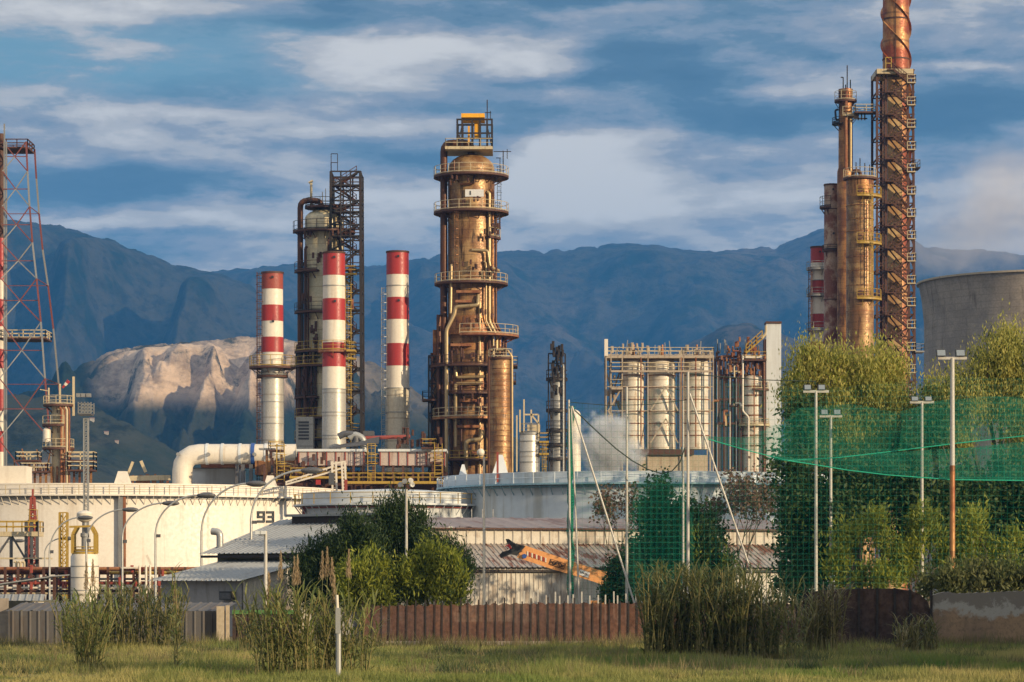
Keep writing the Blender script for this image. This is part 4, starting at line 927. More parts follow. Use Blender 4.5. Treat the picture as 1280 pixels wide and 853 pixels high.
for px, w, hgt in ((150,9,13),(336,7,11)):
    P = on_tank(cx, 362, 30, px); sc = P.y/F; zb = zt
    MB().add([(P.x-w*sc,P.y+1,zb),(P.x+w*sc,P.y+1,zb),(P.x+w*sc,P.y+4,zb),(P.x-w*sc,P.y+4,zb),(P.x-w*sc*.55,P.y+1.6,zb+hgt*sc*1.2),(P.x+w*sc*.55,P.y+1.6,zb+hgt*sc*1.2),(P.x+w*sc*.55,P.y+3,zb+hgt*sc*1.2),(P.x-w*sc*.55,P.y+3,zb+hgt*sc*1.2)],
        [(0,1,5,4),(1,2,6,5),(2,3,7,6),(3,0,4,7),(4,5,6,7)]).build('rim_bracket', M['white'], t)
P = on_tank(cx, 362, 30, 151, .3); MB().bar((P.x,P.y,0),(P.x,P.y,zr-.3),.55).build('grey_downpipe', M['grey'], t); MB().bar((P.x+.45,P.y-.1,0),(P.x+.45,P.y-.1,zr-.3),.3).build('red_downpipe', M['rust'], t)
P = on_tank(cx, 362, 30, 12, .3); MB().box(P.x-5, P.x+1.6, P.y+2, P.y+6, zt, zt+2.1).build('roof_cabin', M['white'], t)
# gantry ladder on the rim
A = At(338); X, z = A.x, A.z; t = thing('rim_gantry', 'white ladder gantry and sloping rolling stair on top of tank 93', 'gantry', (X(420),338,z(612)))
m = MB()
for px in (416,421,429,433): m.bar((X(px),338,z(618)),(X(px-(1 if px<425 else 2)),338,z(577)),.22)
for k in range(9): m.bar((X(427),338,z(614-k*4.3)),(X(433),338,z(614-k*4.3)),.12); m.bar((X(414),338,z(614-k*4.3)),(X(421),338,z(614-k*4.3)),.1)
for a in ((412,590,433,584),(415,580,432,577)): m.bar((X(a[0]),338,z(a[1])),(X(a[2]),338,z(a[3])),.2)
m.build('ladder_frame', M['white'], t)
MB().box(X(411),X(418),337.8,338.6,z(606),z(591)).build('grey_panel', M['greydark'], t); MB().box(X(395),X(401),337.6,338,z(606),z(600)).build('red_valve', M['red'], t)
m = MB(); m.bar((X(357),338,z(603)),(X(414),338,z(584)),.2); m.bar((X(357),338,z(606)),(X(414),338,z(590)),.2)
for k in range(10): f = k/9; m.bar((X(357+57*f),338,z(604.5-18*f)),(X(357+57*f+3),338,z(601.5-20*f)),.12)
m.build('rolling_stair', M['white'], t)
MB().bar((X(433),337,z(640)),(X(433),337,z(600)),.35).build('red_post', M['red_old'], t)
t, cx2, zt2, zr2 = big_tank('smaller grey-white tank with yellow rail posts between tank 93 and the bluish tank', 486, 302, 9.2, 614, 629, 'tank_gray', 'tank_gray', 'yellow', 72, 'red_old', 26)
P = on_tank(cx2, 302, 9.2, 380, .2); MB().bar((P.x,P.y,0),(P.x,P.y,zr2),.3).build('red_downpipe', M['red_old'], t)
t, cx3, zt3, zr3 = big_tank('large bluish-white tank with pale blue rim right of the centre', 800, 310, 21.3, 589, 603, 'tank_blue', 'blue_trim', 'tank_blue', 110, 'blue_trim', 56)
P = on_tank(cx3, 310, 21.3, 560, .25); MB().bar((P.x,P.y,0),(P.x,P.y,zr3),.35).build('blue_downpipe', M['blue_trim'], t); MB().bar((P.x+.7,P.y-.6,zr3-3),(P.x+.7,P.y-.6,zr3),.3).build('red_pipe', M['red'], t)
for px, w, hgt, dy in ((578,6,15,.5),(625,11,24,1.5)):
    P = on_tank(cx3, 310, 21.3, px); sc = P.y/F; zb = zt3-.2; a = P.y+2+dy
    MB().add([(P.x-w*sc,a,zb),(P.x+w*sc,a,zb),(P.x+w*sc,a+2,zb),(P.x-w*sc,a+2,zb),(P.x-w*sc*.2,a+.6,zb+hgt*sc*1.15),(P.x+w*sc*.3,a+.6,zb+hgt*sc*1.15),(P.x+w*sc*.3,a+1.4,zb+hgt*sc*1.15),(P.x-w*sc*.2,a+1.4,zb+hgt*sc*1.15)],
        [(0,1,5,4),(1,2,6,5),(2,3,7,6),(3,0,4,7),(4,5,6,7)]).build('rim_bracket', M['tank_gray'], t)
P = on_tank(cx3, 310, 21.3, 622); MB().bar((P.x,P.y-.2,zr3+.2),(P.x,P.y-.2,zt3+2.2),.22).build('red_standpipe', M['red_old'], t)
# ---- furnace block and big duct behind the tanks
A = At(395); X, z, s = A.x, A.z, A.s
t = thing('gas_duct', 'big white elbow duct with ring flanges above tank 93', 'duct', (X(290),392,0))
MB().pipe([(X(231),392,0),(X(231),392,z(569)),(X(372),392,z(569))], s(12.5), s(22), 28).build('duct', M['white'], t)
for px in (262,281,303,335,352): MB().tube([(X(px)-.18,392,z(569)),(X(px)+.18,392,z(569))], s(13.4), 28).build('flange', M['tank_gray'], t)
MB().tube([(X(319)-.25,392,z(569)),(X(319)+.25,392,z(569))], s(13.8), 28).build('blue_flange', M['blue'], t)
m = MB()
for px in (228,262+3,312,322,345): m.tube([(X(px),392-s(12.6),z(570)),(X(px),391.2-s(13.4),z(570))], s(2.4), 8)
m.build('manhole', M['grey'], t)
m = MB()
for px in (300,307,317,344): m.bar((X(px),391,0),(X(px),391,z(582)),.5)
m.build('support_leg', M['greydark'], t)
MB().box(X(252), X(318), 394, 398, z(585), z(580)).build('rusty_tray', M['rust'], t)
t = thing('low_hall', 'low light grey hall under the big white duct', 'building', (X(268),402,0)); MB().box(X(236), X(296), 398, 408, 0, z(585)).build('wall', M['tank_gray'], t); MB().box(X(235.5), X(296.5), 397.6, 408.4, z(585), z(584)).build('roof_edge', M['greydark'], t)
t = thing('furnace_block', 'dark two-level furnace block with pinkish sheet boxes and yellow rails', 'furnace', (X(460),388,0))
for a, b_, y0, y1 in ((381,460,569,586),(480,558,569,586)):
    MB().box(X(a), X(b_), 384, 391, z(y1), z(y0)).build('sheet_box', M['box'], t)
    MB().box(X(a)-.3, X(b_)+.3, 383.7, 391.3, z(y0), z(y0-3)).build('box_lid', M['tank_gray'], t)
    m = MB()
    for k in range(8): px = a+(b_-a)*k/7; m.bar((X(px),383.95,z(y1)),(X(px),383.95,z(y0)),.14); m.cut()
    m.build('box_stiffener', M['red_old'], t)
MB().box(X(335), X(560), 389, 400, 0, z(592)).build('dark_casing', M['dark_rust'], t)
MB().box(X(322), X(382), 391, 398, z(595), z(573)).build('rusty_casing', M['gold_rust'], t)
m = MB()
for px in range(340, 560, 12): m.bar((X(px),383,0),(X(px),383,z(586)),.3)
m.build('frame', M['dark_rust'], t)
deck(t, X(440), X(556), 380.5, 384, z(606), 'yellow', 'yellow', th=.35, w=.09); deck(t, X(372), X(440), 380.5, 384, z(600), 'yellow', 'yellow', th=.3, w=.09)
for a in ((345,362,560,575),(463,478,560,590),(357,372,590,605),(530,548,558,572),(540,556,575,590)): deck(t, X(a[0]), X(a[1]), 382.5, 385.5, z(a[3]-8), 'dark_rust', 'yellow', w=.09)
for px, a, b_ in ((470,606,560),(360,606,560),(551,560,600)): ladder(t, X(px), 382.4, z(max(a,b_)), z(min(a,b_)), 'yellow', w=1, r=.05)
pipe_part(t, [(X(448),386,z(569)),(X(450),386,z(548)),(X(436),386,z(546)),(X(428),386,z(550))], s(4), 'greydark', n=14)
pipe_part(t, [(X(459),386,z(569)),(X(459),386,z(552)),(X(447),386,z(547)),(X(441),386,z(552))], s(4.2), 'galv', n=14)
for k in range(6): pipe_part(t, [(X(418+k),384+k*.4,z(565-k*.6)),(X(478),384+k*.4,z(559-k*1.6))], s(1), 'greydark')
pipe_part(t, [(X(457),388,z(551)),(X(515),388,z(549))], s(2.4), 'red_old')
MB().box(X(457), X(470), 388, 391, z(548), z(542)).build('dark_cabinet', M['greydark'], t)
for k in range(16): pipe_part(t, [(X(rnd.uniform(335,380)),388.5,z(rnd.uniform(578,600))),(X(rnd.uniform(380,470)),388.5,z(rnd.uniform(588,604)))], s(rnd.uniform(.6,1.4)), rnd.choice(('rust','gold_rust','pipe_gold')), n=6)
pipe_part(t, [(X(342),384,0),(X(342),384,z(567))], s(1.6), 'gold_rust'); MB().box(X(333),X(352),383,385,z(567),z(565)).build('top_plate', M['grey'], t)
m = MB(); v_ = []
for k in range(26): small_valves(m, X(rnd.uniform(500,556)), 385, z(rnd.uniform(556,570)), 1, .5, rnd.uniform(.3,.5))
for k in range(20): small_valves(m, X(rnd.uniform(340,440)), 383, z(rnd.uniform(575,600)), 1, .5, rnd.uniform(.3,.5))
m.build('valve', M['dark_rust'], t)
t = thing('pipe_manifold', 'low skyline of rusty manifolds and two tilted yellow booms behind tank 93', 'pipework', (X(180),396,0))
m = MB()
for k in range(40): px = rnd.choice((rnd.uniform(160,212),rnd.uniform(168,185))); m.bar((X(px),396,0),(X(px),396,z(rnd.uniform(592,602))),rnd.uniform(.15,.35))
m.build('posts', M['rust'], t); m = MB()
m.bar((X(157),396,z(597)),(X(165),396,z(577)),.35); m.bar((X(181),396,z(590)),(X(175),396,z(576)),.4); m.bar((X(160),396,z(598)),(X(212),396,z(597)),.7); m.build('boom', M['cream'], t)
# ---- short cream column group at left
A = At(400); X, z, s = A.x, A.z, A.s; cx = X(73)
t = thing('short_column', 'short cream column with yellow platforms and a red white windsock', 'column', (cx,400,0))
MB().lathe(cx, 400, [(s(8.5),0),(s(8.3),z(508)),(s(6),z(505))], 28).build('shell', M['cream'], t)
for dx, w in ((6,1.7),(10,1.3),(13,1.5),(16,1.2)): pipe_part(t, [(X(73+dx-2),398.3,z(510)),(X(73+dx),398.3,z(513)),(X(73+dx),398.3,0)], s(w), rnd.choice(('pipe_gold','cream','rust')))
for py, ro, a0, a1 in ((506,19,-180,180),(531,20,150,300),(560,20,140,400)): platform(t, cx, 400, z(py), s(8), s(ro), a0, a1, 'dark_rust', 'cream', h=1.2)
m = MB(); m.bar((X(75),400,z(506)),(X(75),400,z(480)),.25); m.bar((X(92),400,z(520)),(X(92),400,z(471)),.3); m.bar((X(61),400,z(489)),(X(50),400,z(487)),.12); m.bar((X(61),400,z(506)),(X(61),400,z(485)),.2); m.build('mast', M['cream'], t)
MB().tube([(X(78),400,z(485)),(X(86),400,z(476))], [s(1.3),s(2.6)], 10).build('windsock', M['red'], t); MB().tube([(X(81),400,z(481.8)),(X(83.4),400,z(479))], [s(1.95),s(2.35)], 10).build('windsock_stripe', M['white'], t)
MB().lathe(X(60), 399, [(s(5),z(553)),(s(5),z(538)),(s(1),z(534))], 18).build('white_drum', M['white'], t)
for a in ((24,52,596,576),(88,121,596,576),(30,64,596,590),(88,121,596,588)): deck(t, X(a[0]), X(a[1]), 397, 400, z(a[3]), 'dark_rust', 'cream', w=.14)
m = MB()
for px in range(24, 122, 7): m.bar((X(px),399,0),(X(px),399,z(rnd.uniform(577,590))),.3)
for k in range(14): px = rnd.uniform(20,115); m.bar((X(px),399.5,z(rnd.uniform(580,600))),(X(px+rnd.uniform(-12,12)),399.5,z(rnd.uniform(560,600))),.16)
m.build('frame', M['gold_rust'], t)
# ---- slender mast on a white vessel
A = At(290); X, z, s = A.x, A.z, A.s; cx = X(106)
t = thing('vent_vessel', 'white ringed vessel with yellow framed neck and white disc', 'vessel', (cx,290,0))
MB().lathe(cx, 290, [(s(15),0),(s(15),z(745)),(s(17.5),z(742)),(s(17.5),z(696)),(s(15),z(691)),(s(6),z(688))], 36).build('shell', M['white'], t)
for py in (738,722,708): MB().ring(cx, 290, s(17.4), s(18), z(py+.5), z(py-.5), 32).build('band', M['grey'], t)
MB().lathe(cx, 290, [(s(4.2),z(690)),(s(4.2),z(672)),(s(5.5),z(671)),(s(5.5),z(667)),(s(3.5),z(666)),(s(3.2),z(653))], 20).build('neck', M['grey'], t)
MB().lathe(cx, 290, [(s(4),z(653)),(s(9),z(650)),(s(10),z(648)),(s(10),z(642)),(s(8),z(640)),(s(2),z(638))], 28).build('white_disc', M['white'], t)
m = MB()
for sx_ in (-1,1):
    for dy in (-1,1): m.bar((cx+sx_*s(14),290+dy*.7,z(692)),(cx+sx_*s(14),290+dy*.7,z(668)),.28); m.bar((cx+sx_*s(14),290+dy*.7,z(668)),(cx+sx_*s(9),290+dy*.7,z(659)),.28)
m.bar((cx-s(18),289.3,z(659)),(cx+s(12),289.3,z(658)),.2); m.build('yellow_frame', M['yellow'], t)
platform(t, cx, 290, z(690), s(8), s(16), 0, 360, 'yellow', 'yellow', h=.5)
t = thing('slender_mast', 'slender latticed mast with a box basket of lamps on its head', 'mast', (X(104),292,0))
zs = [0.0]+[z(p) for p in range(690, 516, -6)]; m = MB(); lattice(m, X(104), 292, zs, [s(2.6)]*len(zs), .12, .06, None, True, 'one'); m.build('shaft', M['galv'], t)
MB().box(X(96), X(112), 291, 293, z(518), z(516)).build('basket_floor', M['greydark'], t)
m = MB()
for hh in (0,4,8,12): 
    for yy in (291,293): m.bar((X(96),yy,z(516-hh)),(X(112),yy,z(516-hh)),.1)
for px in (96,100,104,108,112): 
    for yy in (291,293): m.bar((X(px),yy,z(516)),(X(px),yy,z(502)),.1)
m.build('basket_rail', M['grey'], t)
for px in (97,103,109.5): MB().box(X(px-2.6), X(px+2.6), 290.4, 291.2, z(496), z(491.5)).build('floodlight', M['grey'], t)
# ---- radio lattice tower with striped flare
A = At(430); X, z, s = A.x, A.z, A.s; cx = X(-1)
t = thing('lattice_tower', 'tall red and white lattice tower cut by the left edge', 'tower', (cx,430,0))
lv = [182,219,263,308,353,407,477,552,640,751]; wd = [39,41,44,48,54,60,66,73,81,90]
m = MB(); zs = [max(0,z(p)) for p in lv]; ws = [s(w) for w in wd]; dp = [s(w)*.8 for w in wd]
P = [[(cx+sx_*w, 430+sy_*d, q) for sx_, sy_ in ((-1,-1),(1,-1),(1,1),(-1,1))] for q, w, d in zip(zs, ws, dp)]
wh = MB()
for i in range(len(zs)-1):
    for k in range(4):
        a, b_, c, d = P[i][k], P[i+1][k], P[i][(k+1)%4], P[i+1][(k+1)%4]
        (wh if i % 2 else m).bar(a, b_, .24)
        if k == 0:
            mid0 = ((a[0]+c[0])/2, a[1], a[2]); midx = s(10)
            for sg, u, v in ((-1,a,b_),(1,c,d)):
                ia = (cx+sg*midx, a[1], a[2]); ib = (cx+sg*midx, b_[1], b_[2]); mz = (a[2]+b_[2])/2
                mid = ((u[0]+v[0])/2*.5+ia[0]*.5, a[1], mz)
                (wh if i%2 else m).bar(u, mid, .15); wh.bar(mid, ib, .15); m.bar(ia, mid, .15); (wh if i%2 else m).bar(mid, v, .15)
                m.bar(((u[0]+v[0])/2, a[1], mz), (ia[0], a[1], mz), .12)
        elif i % 2: m.bar(b_, d, .1)
for sg in (-1,1): wh.bar((cx+sg*s(12),430-dp[0],0),(cx+sg*s(12),430-dp[0],z(160)),.22); wh.bar((cx+sg*s(14.5),430-dp[0],0),(cx+sg*s(14.5),430-dp[0],z(182)),.22)
m.build('red_brace', M['pylon_red'], t); wh.build('pale_brace', M['grey'], t)
for py, w in ((187,40),(424,62)): deck(t, cx-s(w), cx+s(w), 427, 433, z(py), 'dark_rust', 'dark_rust' if py < 200 else 'cream', w=.14)
t = thing('striped_flare', 'thin red and white banded flare pipe inside the lattice tower', 'chimney', (X(4),428,0))
bands = [300,352,376,410,438,462,488,515,540,566,600]
MB().lathe(X(4), 428, [(s(4.6),z(310)),(s(4),z(170))], 20).build('dark_top', M['dark_rust'], t)
for i in range(len(bands)-1): MB().lathe(X(4), 428, [(s(5)+.02*(i%2),z(bands[i+1])),(s(5)+.02*(i%2),z(bands[i]))], 20).build('red_band' if i % 2 == 0 else 'white_band', M['red' if i % 2 == 0 else 'white'], t)
MB().lathe(X(4), 428, [(s(5),0),(s(5),z(600))], 20).build('white_band', M['white'], t)
# ---- yellow ladder tower, pipe racks left
A = At(300); X, z, s = A.x, A.z, A.s
t = thing('ladder_tower', 'tall yellow caged ladder tower left of the white ringed vessel', 'tower', (X(80),300,0))
m = MB(); lattice(m, X(79.5), 300, [z(p) for p in (758,745,735,725,715,705,695,685,675,665,655,641)], [s(4.6)]*12, .16, .1, None, True, False)
m.bar((X(79.5),299.5,z(750)),(X(79.5),299.5,z(641)),.12); m.build('frame', M['yellow'], t)
t = thing('steel_platform', 'grey and yellow steel access platform at the left edge', 'platform', (X(15),305,0))
deck(t, X(-20), X(39), 304, 308, z(664), 'cream', 'yellow', th=.5, w=.12)
m = MB()
for px in (-18,5,24,31,38): m.bar((X(px),304.3,0),(X(px),304.3,z(650 if px > 20 else 668)),.32)
m.bar((X(5),304.3,z(668)),(X(24),304.3,z(700)),.2); m.bar((X(5),304.3,z(668)),(X(-16),304.3,z(700)),.2); m.build('frame', M['greydark'], t)
MB().box(X(-20), X(56), 303, 305, z(699), z(697)).build('pipe_shelf', M['cream'], t)
for px in (15,20,25): pipe_part(t, [(X(px-3),302.8,z(702)),(X(px),302.8,z(703)),(X(px),302.8,z(722))], s(1.8), 'cream')
t = thing('striped_mast', 'short red lattice mast with red bands at the far left', 'mast', (X(4),318,0))
m = MB(); lattice(m, X(5), 318, [z(p) for p in (725,712,700,688,676,664,652,640,628,616)], [s(w) for w in (7,6.6,6,5.6,5,4.4,3.8,3.2,2.6,2)], .22, .14); m.bar((X(5),318,z(616)),(X(5),318,z(605)),.2); m.build('frame', M['red_old'], t)
platform(t, X(5), 318, z(648), s(1), s(7), 0, 360, 'yellow', 'yellow', h=1.3, brackets=False)
A = At(292); X, z, s = A.x, A.z, A.s
t = thing('pipe_rack', 'long low pipe rack with rust red and yellow pipes before tank 93', 'pipe rack', (X(130),292,0))
for k, (py, r, mt, dy, xa, xb) in enumerate(((711,2.2,'rust',0,-60,262),(714,2.4,'rust',.6,-60,262),(716,2.,'yellow',-.8,138,270),(717,1.6,'dark_rust',.9,-60,290),(724,1.4,'greydark',-.4,-60,290),(729,2.2,'red_old',.2,-60,250),(735,1.4,'white',-.8,-60,240),(739,1.8,'dark_rust',.5,-60,300),(742,1.2,'cream',-.6,-60,240))):
    pipe_part(t, [(X(xa),292+dy,z(py)),(X(xb),292+dy,z(py))], s(r), mt)
m = MB()
for px in range(-55, 290, 16):
    for dy in (-1.2,1.4): m.bar((X(px),292+dy,0),(X(px),292+dy,z(709)),.25)
    m.bar((X(px),290.6,z(721)),(X(px),293.6,z(721)),.2)
m.build('frame', M['dark_rust'], t)
m = MB()
for k in range(24): small_valves(m, X(rnd.uniform(-10,230)), 290.4, z(rnd.uniform(724,742)), 1, .4, rnd.uniform(.2,.4))
m.build('valve', M['red_old'], t)
m = MB()
for px in (178,186,191): m.tube([(X(px),289.8,z(742)),(X(px),289.8,z(707))], s(1.5), 10)
m.bar((X(192),289.8,z(706)),(X(187),289.8,z(694)),.25); m.build('white_standpipe', M['white'], t)
MB().box(X(156), X(176), 289, 291, z(711), z(709)).build('white_shelf', M['white'], t)
# low dark sloping shed at left
A = At(225); X, z, s = A.x, A.z, A.s
t = thing('open_shed', 'low open shed with a thin sloping grey roof at the left edge', 'shed', (X(20),225,0))
m = MB(); m.add([(X(-30),222,z(735)),(X(75),222,z(719.5)),(X(75),230,z(718)),(X(-30),230,z(734)),(X(-30),222,z(736.5)),(X(75),222,z(721)),(X(75),230,z(719.5)),(X(-30),230,z(735.5))], [(0,1,2,3),(7,6,5,4),(0,4,5,1),(1,5,6,2),(3,7,4,0)]); m.build('roof', M['roof_grey'], t)
m = MB()
for px in (-25,2,30,58,73): m.bar((X(px),223,0),(X(px),223,z(735-(px+30)*.145)),.22)
m.build('post', M['dark_rust'], t)
t = thing('low_outbuilding', 'grey outbuilding with corrugated edge and small white-framed window', 'building', (X(25),196,0))
A = At(195); X, z, s = A.x, A.z, A.s
MB().box(X(-30), X(55), 195, 201, 0, z(751)).build('wall', M['wall_olive'], t)
def corr(mb, p0, u, v, nu, pitch, amp, nrm):
    """corrugated sheet: along u (Vector), falling along v, nu corrugations"""
    rows = [[], []]; L = u.length; ud = u.normalized(); n = int(L/pitch); n = max(2, n)
    prof = ((0,0),(.32,0),(.45,1),(.55,1),(.68,0))
    for i in range(n):
        for a, b in prof:
            q = p0+ud*((i+a)*L/n)+nrm*amp*b; rows[0].append(q); rows[1].append(q+v)
    rows[0].append(p0+u); rows[1].append(p0+u+v); mb.sheet(rows); return mb
m = MB(); corr(m, Vector((X(-30),194.4,z(743))), Vector((X(58)-X(-30),0,0)), Vector((0,-.6,z(751)-z(743))), 0, .45, .12, Vector((0,-1,.2))); m.build('eave', M['roof_grey'], t)
MB().box(X(41), X(55), 194.6, 194.95, z(762), z(752.5)).build('window_frame', M['white'], t); MB().box(X(43.5), X(52.5), 194.5, 194.6, z(760.5), z(754)).build('window_pane', M['window'], t)
# ---- corrugated long shed
A = At(215); ang = R(17); ox, oy = A.x(505), 215.
t = thing('corrugated_shed', 'long pale corrugated shed with rust-streaked lean-to roof behind the brown fence', 'shed', (ox,oy,0), rz=ang)
L = 34.; UX = Vector((1,0,0)); z1, z2, z3, z4 = 4.25, 6.0, 7.15, 8.2
m = MB(); corr(m, Vector((0,0,z1)), UX*L, Vector((0,0,-z1)), 0, .36, .06, Vector((0,-1,0))); m.box(0, L, .02, .2, 0, z1-.05); m.build('wall', M['wall_sheet'], t, local=True)
m = MB(); corr(m, Vector((-.3,5.,z2)), UX*(L+.6), Vector((0,-5.5,z1-z2-.1)), 0, .42, .07, Vector((0,0,1))); m.build('lean_to_roof', M['roof_rust'], t, local=True)
m = MB(); m.box(-.2, L+.2, -.35, -.05, z1-.45, z1-.28); m.build('gutter', M['dark'], t, local=True)
m = MB(); corr(m, Vector((0,5.,z3)), UX*L, Vector((0,0,z2-z3)), 0, .75, .08, Vector((0,-1,0))); m.box(0, L, 5.02, 5.2, 0, z3); m.box(0, .2, 0, 5.2, 0, z1); m.build('upper_wall', M['wall_sheet'], t, local=True)
m = MB(); corr(m, Vector((-.3,13.,z4)), UX*(L+.6), Vector((0,-8.4,z3-z4+.12)), 0, 1.5, .06, Vector((0,0,1))); m.build('upper_roof', M['roof_upper'], t, local=True)
m = MB(); m.box(-.3, L+.3, 4.55, 4.7, z3-.02, z3+.1); m.build('eave_trim', M['dark_rust'], t, local=True)
m = MB(); m.box(0, .15, 5.2, 13, 0, z3-.1); m.box(L-.15, L, 5.2, 13, 0, z3-.1); m.build('end_wall', M['wall_dim'], t, local=True)
m = MB()
for q in range(12): m.bar((1+q*.9,13,z4),(1+q*.9,13,z4+.7),.05)
m.build('rod', M['grey'], t, local=True)
# ---- grey workshop left
ang = R(-40); A = At(165); ox, oy = A.x(302), 165.
t = thing('workshop', 'grey workshop with two tiers of sheet roof left of the pines', 'building', (ox,oy,0), rz=ang)
# local x: along the shaded wall (towards right-front), local y: up the slope (back right)
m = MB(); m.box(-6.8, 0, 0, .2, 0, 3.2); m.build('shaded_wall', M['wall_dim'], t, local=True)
m = MB(); corr(m, Vector((0,0,3.2)), Vector((0,6,0)), Vector((0,0,-3.2)), 0, .42, .07, Vector((1,0,0))); m.build('side_wall', M['wall_sheet'], t, local=True)
m = MB(); m.add([(.02,0,3.2),(.02,6,3.2),(.02,6,4.4)], [(0,1,2)]); m.build('side_gable', M['wall_sheet'], t, local=True)
m = MB(); corr(m, Vector((-7.6,6.2,4.5)), Vector((7.9,0,0)), Vector((0,-6.7,-1.3)), 0, .4, .05, Vector((0,0,1))); m.build('lower_roof', M['roof_grey'], t, local=True)
m = MB(); m.box(-8.2, 1.8, 6, 6.2, 0, 4.95); m.build('upper_wall', M['wall_olive'], t, local=True)
m = MB(); corr(m, Vector((-9.,12.3,7.05)), Vector((11.4,0,0)), Vector((0,-7.1,-2.2)), 0, .4, .05, Vector((0,0,1))); m.build('upper_roof', M['roof_grey'], t, local=True)
m = MB(); m.box(-8.9, 2.3, 5.25, 5.4, 4.6, 4.75); m.build('eave', M['dark'], t, local=True)
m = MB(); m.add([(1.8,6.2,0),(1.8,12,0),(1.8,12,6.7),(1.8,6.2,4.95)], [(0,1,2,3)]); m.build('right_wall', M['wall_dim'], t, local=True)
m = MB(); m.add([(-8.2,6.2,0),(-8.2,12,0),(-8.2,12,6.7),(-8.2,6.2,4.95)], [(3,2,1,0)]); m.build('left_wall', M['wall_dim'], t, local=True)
MB().box(-7,0,11.3,12.6,6.6,7.2).build('roof_monitor', M['dark'], t, local=True); MB().box(-7.4,.4,11.1,12.9,7.2,7.35).build('monitor_roof', M['roof_grey'], t, local=True)
MB().tube([(1.2,10.6,6.8),(1.7,10.2,7.1)], .32, 14).build('vent_mouth', M['black'], t, local=True)
m = MB(); m.pipe([(-8.6,6.6,4.9),(-8.6,6.6,6.2),(-9.1,6.4,6.25)], .22, .3, 12); m.build('flue', M['galv'], t, local=True)
wf = MB().box(-6., -5., -.06, -.003, 2.05, 2.75).build('window_frame', M['grey'], t, local=True); MB().box(-5.92, -5.08, -.08, -.062, 2.12, 2.68).build('pane', M['window'], wf, local=True)
wf = MB().box(-1.5, -.5, -.35, -.003, 2.1, 2.6).build('cooling_unit', M['black'], t, local=True); MB().box(-1.45, -.55, -.36, -.352, 2.15, 2.5).build('front_grille', M['greydark'], wf, local=True)
# ---- street lamps
def street_lamp(px, D, hx, hy, by, label, junc=None, r=.085):
    A = At(D); x = A.x(px); t = thing('street_lamp', label, 'street lamp', (x,D,0), 'street lamps along the refinery road')
    X1, Z1 = A.x(hx), A.z(hy); Zb = A.z(by); pts = [(x,D,0),(x,D,Zb)]
    for k in range(1, 13):
        f = k/12; u = math.pi/2*f
        pts.append((x+(X1-x)*(1-math.cos(u))*.96, D, Zb+(Z1-Zb)*math.sin(u)))
    pts.append((X1, D, Z1+.0)); n = len(pts)
    MB().tube(pts, [r*1.2]+[r]+[r*.75]*(n-2), 8).build('pole', M['galv'], t)
    h = MB(); h.lathe(0, 0, [(.02,-.75),(.16,-.6),(.27,-.2),(.27,.25),(.15,.6),(.02,.7)], 12)
    sg = 1 if hx > px else -1
    h.v = [(X1+sg*.35+v[2]*sg, D+v[0]*.9, Z1-.02+v[1]*.75) for v in h.v]
    h.build('lamp_head', M['greydark'], t)
    if junc: MB().box(x+.1, x+.35, D-.12, D+.12, A.z(junc), A.z(junc-4)).build('junction_box', M['greydark'], t)
street_lamp(-4, 330, 20, 676, 700, 'partly hidden street lamp reaching in from the left edge')
street_lamp(56, 300, 80, 673, 692, 'lowest small street lamp beside the ladder tower')
street_lamp(62, 262, 102, 647, 690, 'street lamp whose head meets the white disc of the vessel', 692)
street_lamp(108, 245, 158, 637, 678, 'street lamp curving over the right side of the white vessel', 678)
street_lamp(153, 226, 208, 629, 672, 'street lamp next to the red and grey downpipes of the tank', 679)
street_lamp(194.5, 208, 252, 619, 668, 'street lamp with side box on the plain white tank wall', 672)
street_lamp(252, 190, 314, 604.5, 665, 'tall street lamp left of the number 93')
street_lamp(314, 176, 383, 588, 650, 'tallest street lamp just left of the number 93', 655)
# ---- flood and camera poles
def flood_pole(name, label, px, D, top, lamps, arm=0, mat='pale_pole', r=.09, group='pale poles around the sports ground', base_mat=None, split=None, lz=0, bw=9, bh=7, lean=0):
    A = At(D); x = A.x(px); t = thing(name, label, 'pole', (x,D,0), group)
    if split:
        MB().lathe(x, D, [(r*1.25,0),(r*1.15,A.z(split))], 12).build('rusty_lower_mast', M[base_mat], t); MB().lathe(x, D, [(r*1.1,A.z(split)),(r*.9,A.z(top))], 12).build('mast', M[mat], t)
    else: MB().tube([(x,D,0),(x+A.s(lean),D,A.z(top))], [r*1.15,r*.85], 12).build('mast', M[mat], t)
    if arm: MB().bar((x-A.s(arm),D,A.z(top)),(x+A.s(arm),D,A.z(top)),.1,.14).build('cross_arm', M[mat], t)
    for q in lamps:
        lx, tilt = q; m = MB(); c = Vector((x+A.s(lx),D-.05,A.z(top)+A.s(bh*.75))); w, h = A.s(bw)/2, A.s(bh)/2; a = R(28); dy = math.sin(a)
        v = [(c.x+tilt*.05-w*(1 if k in (0,3,4,7) else -1), c.y+(.0 if k < 4 else .26)+ (h*dy if k in (2,3,6,7) else -h*dy), c.z+(h if k in (2,3,6,7) else -h)) for k in range(8)]
        m.add(v, [(0,1,2,3),(5,4,7,6),(0,4,5,1),(1,5,6,2),(2,6,7,3),(3,7,4,0)]); o = m.build('floodlight', M['black'], t)
        g_ = MB(); g_.add([(c.x+tilt*.05+a_*w*.84, c.y-.012+b2*h*dy*.8, c.z+b2*h*.8) for a_, b2 in ((-1,-1),(1,-1),(1,1),(-1,1))], [(0,1,2,3)]); g_.build('lens', M['glass'], o)
        MB().bar((c.x,D,A.z(top)),(c.x,D+.1,c.z-h*.5),.07).build('lamp_bracket', M[mat], t)
    return t, A, x
